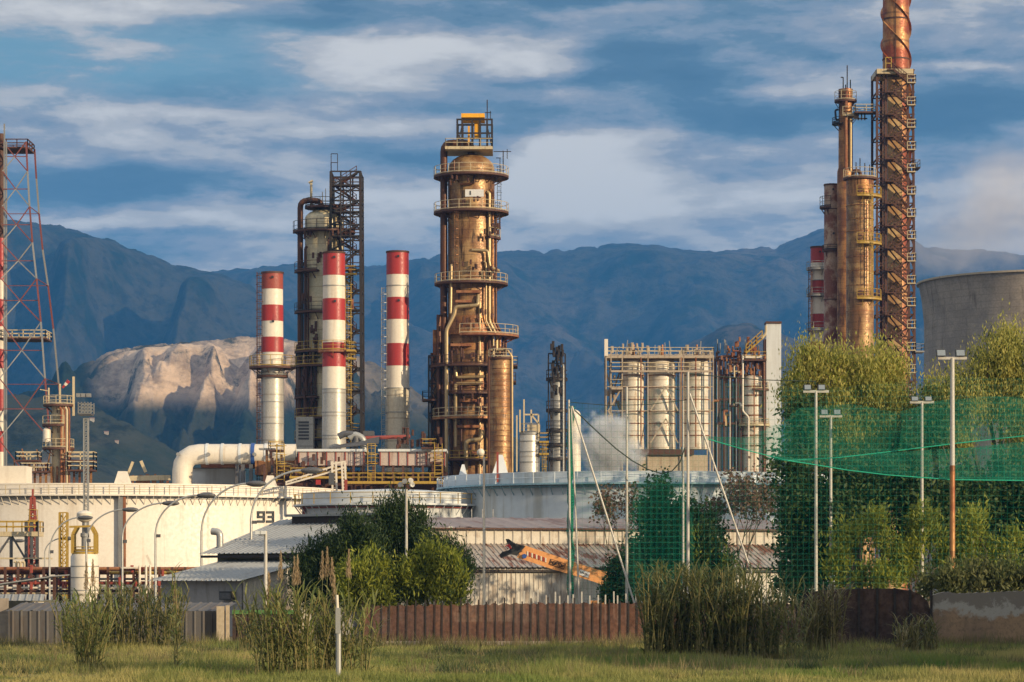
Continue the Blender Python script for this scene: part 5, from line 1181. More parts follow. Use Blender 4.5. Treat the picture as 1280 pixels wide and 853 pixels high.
flood_pole('floodlight_pole', 'white pole with two floodlights, tallest of the white pair', 1020, 158, 489.5, ((-10.5,0),(7,0)), 16, group='floodlight poles behind the fence')
flood_pole('floodlight_pole', 'shorter white pole with two floodlights just right of the tallest white one', 1038.5, 164, 520.5, ((-8,0),(8,0)), 14, group='floodlight poles behind the fence')
flood_pole('floodlight_pole', 'white pole with two black floodlights left of the rusty pole', 1152.5, 160, 503, ((-9,0),(8,0)), 15, bh=6, group='floodlight poles behind the fence')
flood_pole('floodlight_pole', 'tall half-rusted pole with two large black floodlights', 1190.5, 150, 448, ((-14,0),(10,0)), 18, split=582, base_mat='stack_rust', r=.12, bw=12, bh=9, group='floodlight poles behind the fence')
flood_pole('short_pole', 'short pole with V-shaped lamp bracket low before the dark trees', 1045, 172, 606, (), 0)
A = At(172); t = COL.objects[-2]
m = MB(); m.bar((A.x(1045),172,A.z(608)),(A.x(1040),172,A.z(599)),.14); m.bar((A.x(1045),172,A.z(608)),(A.x(1050),172,A.z(598)),.2); m.build('v_bracket', M['galv'], [o for o in COL.objects if o.get('label','').startswith('short pole with V')][0])
t, A, x = flood_pole('lamp_pole', 'pale pole with a white globe lamp in front of the golden column', 605, 158, 571, (), 0, r=.075)
m = MB(); m.lathe(x-A.s(4), 158, [(.02,A.z(571))]+[(A.s(5)*math.sin(u),A.z(566)-A.s(5)*math.cos(u)) for u in [math.pi*k/10 for k in range(1,10)]]+[(.02,A.z(561))], 20); m.build('globe', M['white'], t)
t, A, x = flood_pole('lamp_pole', 'pale pole with a small cluster of lamps before the dark pines', 508, 160, 611, (), 0, r=.08)
for dx, dy in ((-4,0),(-1,4),(3,5),(4,0)): m = MB(); m.tube([(x+A.s(dx),160,A.z(608-dy)),(x+A.s(dx*1.9),159.7,A.z(606-dy))], [.06,.16], 8); m.build('spotlight', M['grey'], t)
t, A, x = flood_pole('camera_pole', 'short white pole with two tiny cameras before the workshop', 332, 150, 664, (), 0, r=.1)
for dx in (-9,-3): m = MB(); m.cbox((x+A.s(dx),149.8,A.z(666)), .28, .3, .18); m.build('camera', M['tank_gray'], t)
MB().bar((x-A.s(9),150,A.z(669)),(x,150,A.z(669)),.05).build('cross_arm', M['white'], t)
flood_pole('net_pole', 'plain white net pole standing left of the green trees', 783.5, 152, 484, (), 0, r=.07, group='net poles')
flood_pole('net_pole', 'white net pole from which the top rope runs right', 860, 150, 465, (), 0, r=.08, group='net poles')
flood_pole('net_pole', 'thin net pole leaning against the taller white one', 854, 155, 500, (), 0, r=.06, group='net poles')
flood_pole('net_pole', 'net pole wrapped in a bundle of green netting', 713, 151, 500, (), 0, r=.06, group='net poles', lean=-2)
t, A, x = flood_pole('net_pole', 'slim pale pole leaning beside the green net bundle', 726, 150.5, 508, (), 0, r=.045, group='net poles', lean=-12)
for lb, a, b_ in (('long pale brace slanting from the green net bundle','p',((715,508),(790,745))),('long pale brace slanting from the central net pole','q',((862,492),(946,735)))):
    A = At(149.5); P0, P1 = A.p(*b_[0]), A.p(*b_[1]); d = (P1-P0).normalized(); P1 = P0+d*((0-P0.z)/d.z)
    o = MB().tube([P0,P1], .05, 8).build('brace_pole', M['pale_pole'], None, P1); tag(o, lb, 'pole', 'net pole braces')
# white post in the foreground
A = At(95); x = A.x(423); t = thing('marker_post', 'thin pale post standing in the foreground grass before the reeds', 'post', (x,95,0))
MB().tube([(x,95,0),(x,95,A.z(788))], .09, 10).build('post', M['galv'], t); MB().tube([(x,95,A.z(788)),(x-.05,95,A.z(744))], .05, 10).build('upper_pipe', M['white'], t); MB().box(x-.09,x+.07,94.9,95.05,A.z(792),A.z(760)).build('plate', M['galv'], t)
# ---- telescopic loader
A = At(206); X, z, s = A.x, A.z, A.s; t = thing('telescopic_loader', 'orange telescopic loader with its boom raised over the fence', 'loader', (X(745),206,0))
def slab(pts, y0, y1, mat, name, par):
    n = len(pts); m = MB(); m.add([(X(a),y0,z(b)) for a, b in pts]+[(X(a),y1,z(b)) for a, b in pts], [tuple(range(n)), tuple(range(2*n-1,n-1,-1))]+[(i,i+n,(i+1)%n+n,(i+1)%n) for i in range(n)])
    return m.build(name, M[mat], par)
bm_ = slab([(646,697),(650,689),(656,682),(712,701),(746,712),(770,718),(792,738),(790,746),(770,738),(744,728),(722,721),(688,711),(664,703)], 205.6, 206.3, 'orange', 'boom', t)
def stripe(fx0, fx1, h0, h1, mat, name, slant=0., y=205.575, th=.02):
    """decal lying on the boom side, fx along the boom in photo pixels from x=650, h across it"""
    b0 = Vector((656,691)); d = Vector((104,37)).normalized(); n = Vector((-d.y, d.x))
    q = [b0+d*fx0+n*h0+d*slant*0, b0+d*fx1+n*h0, b0+d*(fx1+slant)+n*h1, b0+d*(fx0+slant)+n*h1]
    m = MB(); m.add([(X(p.x),y-th,z(p.y)) for p in q]+[(X(p.x),y,z(p.y)) for p in q], [(0,1,2,3),(7,6,5,4),(0,4,5,1),(1,5,6,2),(2,6,7,3),(3,7,4,0)]); return m.build(name, M[mat], bm_)
for k in range(9): stripe(2+k*3, 3.7+k*3, -2.6, 2.6, 'white' if k % 2 == 0 else 'red', 'warning_stripe', 1.8)
stripe(33, 53, -3.6, 3.6, 'dark_rust', 'name_plate'); stripe(34, 52, -2.8, 2.8, 'orange', 'name_plate_field', 0, 205.55); stripe(72, 85, -3.6, 3.2, 'sticker', 'sticker')
LET = {'H': ((0,0,0,1),(1,0,1,1),(0,.5,1,.5)), 'O': ((0,0,0,1),(1,0,1,1),(0,0,1,0),(0,1,1,1)), 'R': ((0,0,0,1),(0,1,1,1),(1,.5,1,1),(0,.5,1,.5),(.4,.5,1,0)), 'T': ((.5,0,.5,1),(0,1,1,1)), 'N': ((0,0,0,1),(1,0,1,1),(0,1,1,0))}
b0 = Vector((656,691)); d = Vector((104,37)).normalized(); n = Vector((-d.y, d.x))
for i, ch in enumerate('HORTON'):
    m = MB()
    for x0, y0, x1, y1 in LET[ch]:
        q = [b0+d*(35+i*2.8+u*1.9)+n*(1.9-v*3.8) for u, v in ((x0,y0),(x1,y1))]; m.bar((X(q[0].x),205.51,z(q[0].y)),(X(q[1].x),205.51,z(q[1].y)),.03,.045)
    m.build('letter', M['dark'], bm_)
for k in range(5): m = MB(); q = b0+d*(73.5+k*2.1)+n*-.5; m.bar((X(q.x),205.55,z(q.y-1)),(X(q.x),205.55,z(q.y+1)),.05); m.build('sticker_mark', M['dark'], bm_)
q = Vector((655.5,695.5)); m = MB(); m.tube([(X(q.x),205.6,z(q.y)),(X(q.x),205.4,z(q.y))], s(3), 8); m.build('blue_pivot', M['blue'], bm_)
slab([(657,683),(645,680),(640,677),(636,674),(632,674),(634,680),(640,684),(636,688),(628,690),(624,694),(626,698),(632,696),(638,693),(646,695)], 205.5, 206.4, 'black', 'head', t)
slab([(631,683),(637,680),(640,686),(634,687)], 205.4, 205.49, 'red', 'warning_patch', t); slab([(632,684),(633.5,683),(637.5,686.2),(636,686.6)], 205.36, 205.39, 'white', 'patch_stripe', t)
MB().box(X(738), X(800), 206.6, 208.4, .7, 1.7).build('chassis', M['orange'], t)
cb = MB().box(X(775), X(793), 205.7, 206.6, 1.2, 2.5).build('cab', M['orange'], t); MB().box(X(777), X(791), 205.62, 205.7, 1.7, 2.4).build('window', M['window'], cb)
for px in (748,792):
    for yy in (205.9,208.7): w_ = MB().tube([(X(px),yy-.22,.6),(X(px),yy+.22,.6)], .6, 20).build('wheel', M['black'], t); MB().tube([(X(px),yy-.25,.6),(X(px),yy-.221,.6)], .3, 14).build('rim', M['orange'], w_)
# ---- fences
def wallz(px, D): return (px-640)/F*D
A = At(141)
t = thing('sheet_fence', 'grey corrugated sheet fence with tilted top edge at left', 'fence', (A.x(150),141,0))
X = A.x; m = MB(); corr(m, Vector((X(10),141,A.z(764))), Vector((X(281)-X(10),0,0)), Vector((0,0,-A.z(764))), 0, .42, .06, Vector((0,-1,0))); m.box(X(10), X(281), 141.02, 141.08, 0, A.z(764)); m.build('lower_sheet', M['fence_grey'], t)
m = MB(); corr(m, Vector((X(20),142.6,A.z(754))), Vector((X(292)-X(20),0,0)), Vector((-.5,-1.6,A.z(764)-A.z(754))), 0, .5, .06, Vector((0,-.6,.8))); m.build('tilted_top', M['fence_grey'], t)
m = MB(); m.box(X(272), X(281), 140.5, 140.9, 0, A.z(758)); m.box(X(283), X(287), 140.7, 141., 0, A.z(757)); m.build('end_post', M['beige'], t)
t = thing('dark_gate', 'short dark brown sheet gate with a green top next to the grey fence', 'gate', (X(308),141.5,0))
m = MB(); corr(m, Vector((X(289),141.6,A.z(768))), Vector((X(372)-X(289),0,0)), Vector((0,0,-A.z(768))), 0, .5, .05, Vector((0,-1,0))); m.box(X(289), X(372), 141.7, 141.8, 0, A.z(768)); m.build('panel', M['fence_dark'], t)
MB().box(X(289), X(372), 141.5, 141.8, A.z(768), A.z(763)).build('green_edge', M['leafpaint'] if 'leafpaint' in M else M['blue_trim'], t)
t = thing('rusty_fence', 'long rust-brown sheet fence with upright posts and bent barbed tops', 'fence', (X(620),140,0))
xa, xb = X(455), X(1003); n = 50
rows = [[], []]
for i in range(n*3+1):
    xx = xa+(xb-xa)*i/n/3; q = rnd.uniform(-.012,.012); rows[0].append((xx,140+q,A.z(758-4*min(1,(i/n/3)*2.5))+rnd.uniform(-.07,.06))); rows[1].append((xx,140+q,0))
MB().sheet(rows).build('sheet', M['fence_brown'], t)
for i in range(n+1):
    xx = xa+(xb-xa)*i/n+rnd.uniform(-.05,.05); h = A.z(754-4*min(1,(i/n)*2.5))+rnd.uniform(-.1,.16)
    MB().bar((xx,139.985,0),(xx+rnd.uniform(-.04,.04),139.985,h),.07).build('post', M['dark'], t)
m = MB(); m.box(xa, xb, 139.6, 140.4, -.3, A.z(801)); m.build('concrete_foot', M['concrete'], t)
t = thing('steel_picket_row', 'row of thin pale steel pickets behind the brown fence', 'fence', (X(700),142.5,0))
for i in range(17): xx = X(646+i*9.3)+rnd.uniform(-.1,.1); MB().bar((xx,142.5,0),(xx+rnd.uniform(-.03,.03),142.5,A.z(rnd.uniform(737,746))),.07).build('picket', M['pale_pole'], t)
A = At(139); X = A.x
t = thing('dark_sheet_fence', 'dark weathered sheet fence with a torn rounded end at right', 'fence', (X(1085),139,0))
m = MB(); top = [(1003,741),(1040,737),(1080,736),(1120,736),(1136,738),(1148,742),(1158,750),(1163,762),(1165,775)]
pts = []
for i in range(60): px = 1003+162*i/59; pts.append((X(px), 139+.008*math.sin(i*1.7), A.z(lerp_prof(top, px))))
m.sheet([pts, [(p[0],p[1],0) for p in pts]]); m.build('sheet', M['fence_dark'], t)
for px, tp in ((1006,735),(1073,735),(1096,735),(1119,735),(1137,737),(1164,738)): MB().bar((X(px),138.96,0),(X(px+rnd.uniform(-1,1)),138.96,A.z(tp)),.11).build('post', M['dark'], t)
t = thing('masonry_wall', 'crumbling plastered masonry wall at the right edge', 'wall', (X(1230),139,0))
m = MB(); top = [(1166,744),(1180,740),(1200,742),(1230,741),(1280,739),(1400,740)]
P0 = [];
for i in range(80): px = 1166+234*i/79; P0.append((X(px), A.z(lerp_prof(top, px))+.05*mnoise.noise((px*.2,0,0))))
rows = [[(a,139,0) for a, b_ in P0],[(a,139+.04*mnoise.noise((a*2,1,0)),b_*.5) for a, b_ in P0],[(a,139,b_) for a, b_ in P0],[(a,139.5,b_) for a, b_ in P0],[(a,139.5,0) for a, b_ in P0]]
m.sheet(rows[::-1]); m.box(P0[0][0]-.005, P0[0][0], 139.02, 139.48, 0, P0[0][1]-.1); m.build('wall', M['plaster'], t)
t = thing('concrete_block_wall', 'stub of grey concrete wall at the left edge', 'wall', (At(143).x(-10),143,0)); A = At(143); MB().box(A.x(-60), A.x(11), 142.6, 143, 0, A.z(748)).build('wall', M['concrete'], t)
# ---- green nets
def net(name, label, top, bot, D, mat, wob=.4, nx=90, nz=10, group=None, seed=0):
    A = At(D); rows = []; x0 = top[0][0]; x1 = top[-1][0]
    for j in range(nz+1):
        r = []
        for i in range(nx+1):
            px = x0+(x1-x0)*i/nx; a = lerp_prof(top, px); b_ = lerp_prof(bot, px); py = a+(b_-a)*j/nz
            r.append((A.x(px), D+wob*mnoise.noise((px*.03+seed,py*.02,seed)), max(.02,A.z(py))))
        rows.append(r)
    o = MB().sheet(rows).build(name, M[mat], None, Vector(((A.x(x0)+A.x(x1))/2, D, 0))); tag(o, label, 'net', group); o.visible_shadow = True; return o
net('sports_net', 'thin green mesh net hanging across the right half behind the fence', [(713,503),(760,506),(800,496),(860,466),(930,480),(1020,486),(1100,480),(1190,470),(1400,480)], [(713,800),(1400,800)], 151.5, 'net', nx=120, nz=24)
net('net_fold', 'upper sagging swathe of folded green netting against the willow', [(880,545),(930,548),(975,530),(1000,510),(1060,505),(1120,515),(1180,500),(1240,496),(1400,505)], [(880,550),(930,562),(985,577),(1050,572),(1110,565),(1190,555),(1280,546),(1400,535)], 152.2, 'net_fold', seed=2)
net('net_fold', 'lower denser band of green netting below the swathe', [(960,570),(1000,573),(1060,571),(1110,566),(1190,561),(1280,553),(1400,545)], [(960,574),(1000,578),(1060,588),(1110,594),(1190,600),(1280,601.5),(1400,600)], 150.6, 'net_thick', seed=4)
net('net_fold', 'doubled green netting hanging between the two white net poles', [(786,640),(800,600),(835,590),(856,600),(868,660)], [(786,745),(868,745)], 153, 'net_double', nx=30, seed=6)
o = MB(); A = At(151.2)
for k, (dx, w) in enumerate(((0,.16),(1.2,.12),(-1,.1))): o.tube([(A.x(713+dx+1.1*math.sin(q*1.3+k)), 151.2+.05*math.cos(q*1.7+k), A.z(508+q*12)) for q in range(21)], [w*(1+.35*math.sin(q*2.1+k)) for q in range(21)], 7)
tag(o.build('net_bundle', M['net_thick'], None, Vector((A.x(713),151.2,0))), 'rolled bundle of green netting tied to a pole', 'net')
def hem(label, pts, D):
    A = At(D); o = MB().tube([A.p(a, b_, .4*mnoise.noise((a*.03,b_*.02,0))) for a, b_ in pts], .028, 5).build('net_hem', M['hem'], None, A.p(*pts[0])); tag(o, label, 'rope', 'bright hems of the netting')
hem('bright green hem along the foot of the upper swathe', [(885,549),(930,562),(985,576),(1050,572),(1110,565),(1190,555),(1280,545),(1400,534)], 152)
hem('bright green hem along the foot of the lower band', [(985,576),(1020,581),(1060,588),(1110,594),(1190,600),(1280,601),(1400,600)], 150.4)
def rope(label, pts, D, r=.035):
    A = At(D); o = MB().tube([A.p(a, b_) for a, b_ in pts], r, 5).build('rope', M['rope'], None, A.p(*pts[0])); tag(o, label, 'rope', 'net ropes')
rope('dark rope sagging from the net bundle to the valley by the steam', [(713,508),(730,524),(750,543),(770,561),(790,576),(810,587),(826,592),(840,589),(850,578),(856,560)], 150.9)
rope('upper rope running right from the tallest net pole', [(860,467),(900,471),(950,475),(1020,477)], 150.4, .025)
rope('thin rope from the green net bundle to the central net pole', [(713,503),(760,507),(810,506),(860,500)], 150.8, .02)
# ================================================================== VEGETATION
rng = np.random.default_rng(11)
def unit(v): return v/np.maximum(np.linalg.norm(v, axis=-1, keepdims=True), 1e-6)
def quads(c, axis, L, Wd, tri=False):
    """leaf faces: centre c, long axis, length, width"""
    n = len(c); r = unit(rng.normal(size=(n,3))); w = unit(np.cross(axis, r)); L = np.asarray(L).reshape(-1,1); Wd = np.asarray(Wd).reshape(-1,1)
    a = c-axis*L/2; b = c+axis*L/2
    if tri: return np.stack([a-w*Wd/2, a+w*Wd/2, b], 1)
    return np.stack([a, c+w*Wd/2, b, c-w*Wd/2], 1)
def lumps(B, k, f=(.34,.55)):
    out = []
    for c, r in B:
        for _ in range(k):
            d = unit(rng.normal(size=3)); q = rng.uniform(.35,.95); g = rng.uniform(*f)
            out.append(((c[0]+d[0]*r[0]*q, c[1]+d[1]*r[1]*q, c[2]+d[2]*r[2]*q), (r[0]*g, r[1]*g, r[2]*g)))
    return out
def crown_pts(blobs, ncl, per, cr, shell=.55, gap=0.):
    vol = np.array([b[1][0]*b[1][1]*b[1][2] for b in blobs])**(2/3); idx = rng.choice(len(blobs), ncl, p=vol/vol.sum())
    C = np.array([b[0] for b in blobs])[idx]; RR = np.array([b[1] for b in blobs])[idx]
    d = unit(rng.normal(size=(ncl,3))); rad = shell+(1-shell)*rng.random((ncl,1))**.7
    wob = 1+.22*np.sin(d[:,0:1]*5+idx[:,None])+.16*np.sin(d[:,2:3]*9+idx[:,None]*2)+.38*(rng.random((ncl,1))**5)
    cc = C+d*RR*rad*wob; size = cr*(.6+.8*rng.random((ncl,1)))
    t = rng.random(ncl); cl = np.repeat(np.arange(ncl), per)
    p = cc[cl]+rng.normal(size=(ncl*per,3))*size[cl]*.55*np.array([1,1,1.35])
    return p, d[cl], cc[cl], np.clip(t[cl]*.6+rng.random(ncl*per)*.4, 0, 1)
def limbs(root, base, blobs, r0, n=7, trunk_h=.35):
    top = max(b[0][2] for b in blobs); m = MB(); bx, by = base
    cxm = sum(b[0][0] for b in blobs)/len(blobs); zt = top*trunk_h
    P0 = Vector((bx,by,-.1)); P1 = Vector((bx*.8+cxm*.2, by, zt))
    mid = P0.lerp(P1,.5)+Vector((rnd.uniform(-.3,.3),0,0)); m.tube([P0,mid,P1], [r0,r0*.8,r0*.62], 9); m.build('trunk', M['bark'], root)
    m = MB()
    for b in rnd.sample(list(blobs), min(n, len(blobs))):
        Q = Vector(b[0]); k = P1.lerp(Q,.5)+Vector((rnd.uniform(-.5,.5),rnd.uniform(-.5,.5),.5)); m.tube([P1-Vector((0,0,.3)),k,Q], [r0*.45,r0*.28,r0*.1], 6)
        for _ in range(3): q2 = Q+Vector([rnd.uniform(-1,1)*b[1][i]*.8 for i in range(3)]); m.tube([k.lerp(Q,.6),q2], [r0*.14,r0*.04], 4)
    m.build('limbs', M['bark'], root)
def tree(name, label, D, blobs, ncl, per, cr, L, Wd, style, mat, base=None, group=None, shell=.5, r0=.3, depth=.8, extra=None):
    """blobs in photo terms (px, py, rx, ry, depth offset)"""
    A = At(D); B = [((A.x(b[0]), D+(b[4] if len(b) > 4 else 0), A.z(b[1])), (A.s(b[2]), A.s(b[2])*depth, A.s(b[3]))) for b in blobs]
    bx = A.x(base) if base else sum(b[0][0] for b in B)/len(B)
    t = thing(name, label, 'tree' if 'shrub' not in name else 'shrub', (bx,D,0), group)
    limbs(t, (bx,D), B, r0)
    B = lumps(B, 7 if ncl > 500 else 6, (.30,.50) if ncl < 1400 else (.2,.42))
    p, d, cc, tint = crown_pts(B, ncl, per, cr, shell); n = len(p)
    if style == 'droop': ax = unit(np.array([0,0,-1.])+rng.normal(size=(n,3))*.38)
    elif style == 'up': ax = unit(np.array([0,0,.9])+d*.7+rng.normal(size=(n,3))*.5)
    else: ax = unit(rng.normal(size=(n,3)))
    l = L*(.6+.8*rng.random(n)); w = Wd*(.6+.8*rng.random(n)); ok = p[:,2] > .05
    np_mesh('crown', quads(p[ok], ax[ok], l[ok], w[ok]), 4, M[mat], t, attr=tint[ok])
    if extra:
        p, d, cc, tint = crown_pts(B, extra[0], extra[1], cr*.8, .9); n = len(p); ax = unit(np.array([0,0,-1. if style=='droop' else .9])+rng.normal(size=(n,3))*.4)
        ok = p[:,2] > .05; np_mesh('outer_leaves', quads(p[ok], ax[ok], np.full(ok.sum(), L), np.full(ok.sum(), Wd)), 4, M[extra[2]], t, attr=tint[ok])
    return t
# tall willows at the right
tree('willow', 'olive-green willow behind the twin white floodlight poles', 171, [(1062,500,42,44),(1010,470,26,32),(996,505,24,40,1),(1090,470,34,36),(1122,480,24,42),(1060,545,60,40),(1110,530,36,50),(1040,455,20,22),(1005,440,9,14),(1025,560,40,30),(1120,575,30,30)], 1500, 28, .72, .27, .08, 'droop', 'leaf_willow', 1075, 'willows behind the green net', r0=.4, extra=(260,26,'leaf_light'))
tree('willow', 'big willow at the right edge in front of the cooling tower', 170, [(1250,450,32,36),(1275,480,40,50),(1205,490,34,36),(1170,510,26,34),(1240,520,50,42),(1180,550,36,36),(1262,425,18,20),(1320,470,44,60),(1290,560,50,40),(1225,460,18,20)], 1500, 28, .72, .27, .08, 'droop', 'leaf_willow', 1250, 'willows behind the green net', r0=.45, extra=(130,30,'leaf_dark'))
tree('dark_tree', 'dark bushy evergreen below the left willow, behind the net', 166, [(1010,620,38,40),(1060,620,44,36),(1040,665,50,40),(1000,670,28,50),(1105,620,40,36),(990,580,18,30),(1005,530,22,36,1),(1010,710,40,40)], 900, 34, .8, .34, .16, 'rand', 'leaf_dark', 1030, 'dark evergreens behind the net', r0=.3)
tree('dark_tree', 'dark bushy evergreen right of the rusty pole, below the right willow', 166, [(1165,610,44,38),(1220,620,46,40),(1270,610,40,50),(1190,660,44,40),(1150,560,24,30,2),(1180,530,24,30,3),(1250,680,46,50),(1310,640,40,60),(1140,650,30,40)], 950, 34, .8, .34, .16, 'rand', 'leaf_dark', 1200, 'dark evergreens behind the net', r0=.3)
for lb, bl, bs in (('bright green shrub low between the two white floodlight poles and the middle pole', [(1075,672,30,28),(1045,690,20,36),(1100,715,40,24),(1100,645,20,16),(1060,705,30,34),(1120,690,30,34)], 1090),
                   ('bright green shrub between the middle floodlight pole and the rusty pole', [(1165,668,22,28),(1150,640,14,12),(1180,705,26,34),(1135,700,24,34)], 1160),
                   ('bright green shrub right of the rusty pole above the plaster wall', [(1215,655,26,26),(1235,690,24,30),(1205,700,22,34),(1272,690,20,26)], 1225)):
    tree('light_shrub', lb, 160, bl, 190, 30, .42, .34, .10, 'up', 'leaf_light', bs, 'bright shrubs in front of the dark trees', r0=.12)
tree('olive_shrub', 'dull olive shrub hanging over the top of the plaster wall', 146, [(1180,728,24,16),(1215,725,24,18),(1250,722,26,20),(1290,722,26,20),(1150,730,16,14)], 230, 34, .45, .28, .10, 'up', 'reed_dark', 1220, r0=.08)
tree('dark_tree', 'dark tree behind the green net between the two tall net poles', 172, [(830,640,26,30),(850,665,34,30),(815,675,26,34),(880,680,26,34),(840,705,50,34),(822,615,11,18)], 640, 34, .6, .30, .14, 'rand', 'leaf_dark', 840, 'dark evergreens behind the net', r0=.25)
tree('green_shrub', 'mid-green feathery shrub just right of the central net pole', 160, [(880,690,26,26),(870,720,36,26),(905,715,20,22)], 260, 32, .5, .30, .1, 'up', 'leaf_pine', 885, r0=.1, extra=(60,20,'leaf_light'))
# pines left of centre
tree('pine_tree', 'tallest dark pine in the clump behind the lamp pole', 168, [(492,662,22,30),(515,675,26,30),(470,680,26,28),(495,700,48,36),(480,645,9,14),(500,640,10,16),(522,650,9,18),(535,690,18,30)], 760, 34, .6, .32, .07, 'up', 'leaf_pine', 497, 'dark pines in the central clump', r0=.28)
tree('pine_tree', 'broad dark pine at the left of the clump beside the workshop', 163, [(415,690,28,24),(445,675,24,24),(400,715,34,30),(437,655,6,12),(450,710,36,34),(380,725,20,26)], 700, 34, .6, .32, .07, 'up', 'leaf_pine', 420, 'dark pines in the central clump', r0=.28)
tree('pine_tree', 'dark pine at the right end of the clump touching the long shed', 166, [(562,710,24,26),(574,728,16,26),(545,695,20,20),(560,685,8,12)], 380, 34, .55, .30, .07, 'up', 'leaf_pine', 562, 'dark pines in the central clump', r0=.22)
tree('light_shrub', 'bright green shrub left of the lamp pole in front of the pines', 158, [(455,722,24,20),(440,735,20,20),(475,732,20,24),(462,705,8,10)], 300, 34, .5, .3, .08, 'up', 'leaf_light', 458, 'bright shrubs in front of the pines', r0=.1, extra=(90,26,'leaf_pine'))
tree('light_shrub', 'bright green round shrub right of the lamp pole in front of the pines', 158, [(545,712,26,20),(528,728,26,22),(562,728,20,24),(538,695,10,10),(515,715,12,20)], 380, 34, .5, .3, .08, 'up', 'leaf_light', 540, 'bright shrubs in front of the pines', r0=.1, extra=(110,26,'leaf_pine'))
tree('dark_shrub', 'dark shrub hiding the foot of the orange boom', 188, [(775,722,16,20),(790,735,18,18),(762,742,12,12),(782,705,8,10)], 260, 30, .5, .28, .12, 'rand', 'leaf_dark', 778, r0=.1)
# nearly bare trees
def bare_tree(label, D, px, top, w, nleaf, seed):
    A = At(D); x = A.x(px); t = thing('bare_tree', label, 'tree', (x,D,0), 'sparse brown-leaved trees'); rr = random.Random(seed); m = MB(); tips = []
    H = A.z(top)
    def grow(p, d, l, r, k):
        q = p+d*l; m.tube([p,(p+q)/2+Vector([rr.uniform(-.06,.06)*l for _ in range(3)]),q], [r,r*.85,r*.7], 5, False)
        if k == 0: tips.append(q); return
        if k < 3: tips.append(q)
        for _ in range(rr.choice((2,3,3))):
            dd = (d+Vector((rr.uniform(-1,1),rr.uniform(-.7,.7),rr.uniform(-.35,.6)))*.75).normalized(); grow(q, dd, l*rr.uniform(.62,.85), r*.62, k-1)
    grow(Vector((x,D,0)), Vector((0,0,1)), H*.36, .16, 6 if w > 40 else 5)
    # fit the spread
    V = np.array(m.v); sc = A.s(w)/max(1, np.abs(V[:,0]-x).max()); zz = H/V[:,2].max()
    V[:,0] = x+(V[:,0]-x)*sc; V[:,2] *= zz; m.v = [tuple(v) for v in V]; m.build('trunk', M['bark'], t)
    T = np.array([tuple(q) for q in tips]); T[:,0] = x+(T[:,0]-x)*sc; T[:,2] *= zz
    p = T[rng.integers(0,len(T),nleaf)]+rng.normal(size=(nleaf,3))*.28
    np_mesh('leaves', quads(p, unit(rng.normal(size=(nleaf,3))), .26*(.6+.7*rng.random(nleaf)), .2*(.6+.7*rng.random(nleaf))), 4, M['leaf_dry'], t, attr=rng.random(nleaf))
bare_tree('sparse brown-leaved tree before the white right end of the bluish tank', 200, 930, 588, 62, 2600, 5)
bare_tree('small sparse tree left of the dark tree, before the bluish tank', 196, 768, 610, 38, 1100, 8)
# unseen trees added right of the view, only to cast shade on the yard
def shade_tree(x, y, h, label, grp):
    t = thing('added_shade_tree', label, 'tree', (x,y,0), grp); B = [((x+rnd.uniform(-3,3),y+rnd.uniform(-3,3),h*f),(h*.26,h*.26,h*.2)) for f in (.35,.5,.6,.72,.82)]
    limbs(t, (x,y), B, .45); p, d, cc, tint = crown_pts(B, 260, 16, 1.6, .4); n = len(p)
    np_mesh('crown', quads(p, unit(rng.normal(size=(n,3))), .9*(.6+.8*rng.random(n)), .7*(.6+.8*rng.random(n))), 4, M['leaf_dark'], t, attr=tint)
for x, y, h in ((58,244,31),(64,256,32),(70,240,33),(56,232,30),(45,190,18),(54,186,19),(44,178,12),(38,124,14),(47,118,14),(56,112,15),(38,102,12),(46,96,14),(42,88,14),(60,100,15)):
    shade_tree(x, y, h, 'unseen broad tree added out of view on the right to shade the yard', 'trees added out of view for their shade')
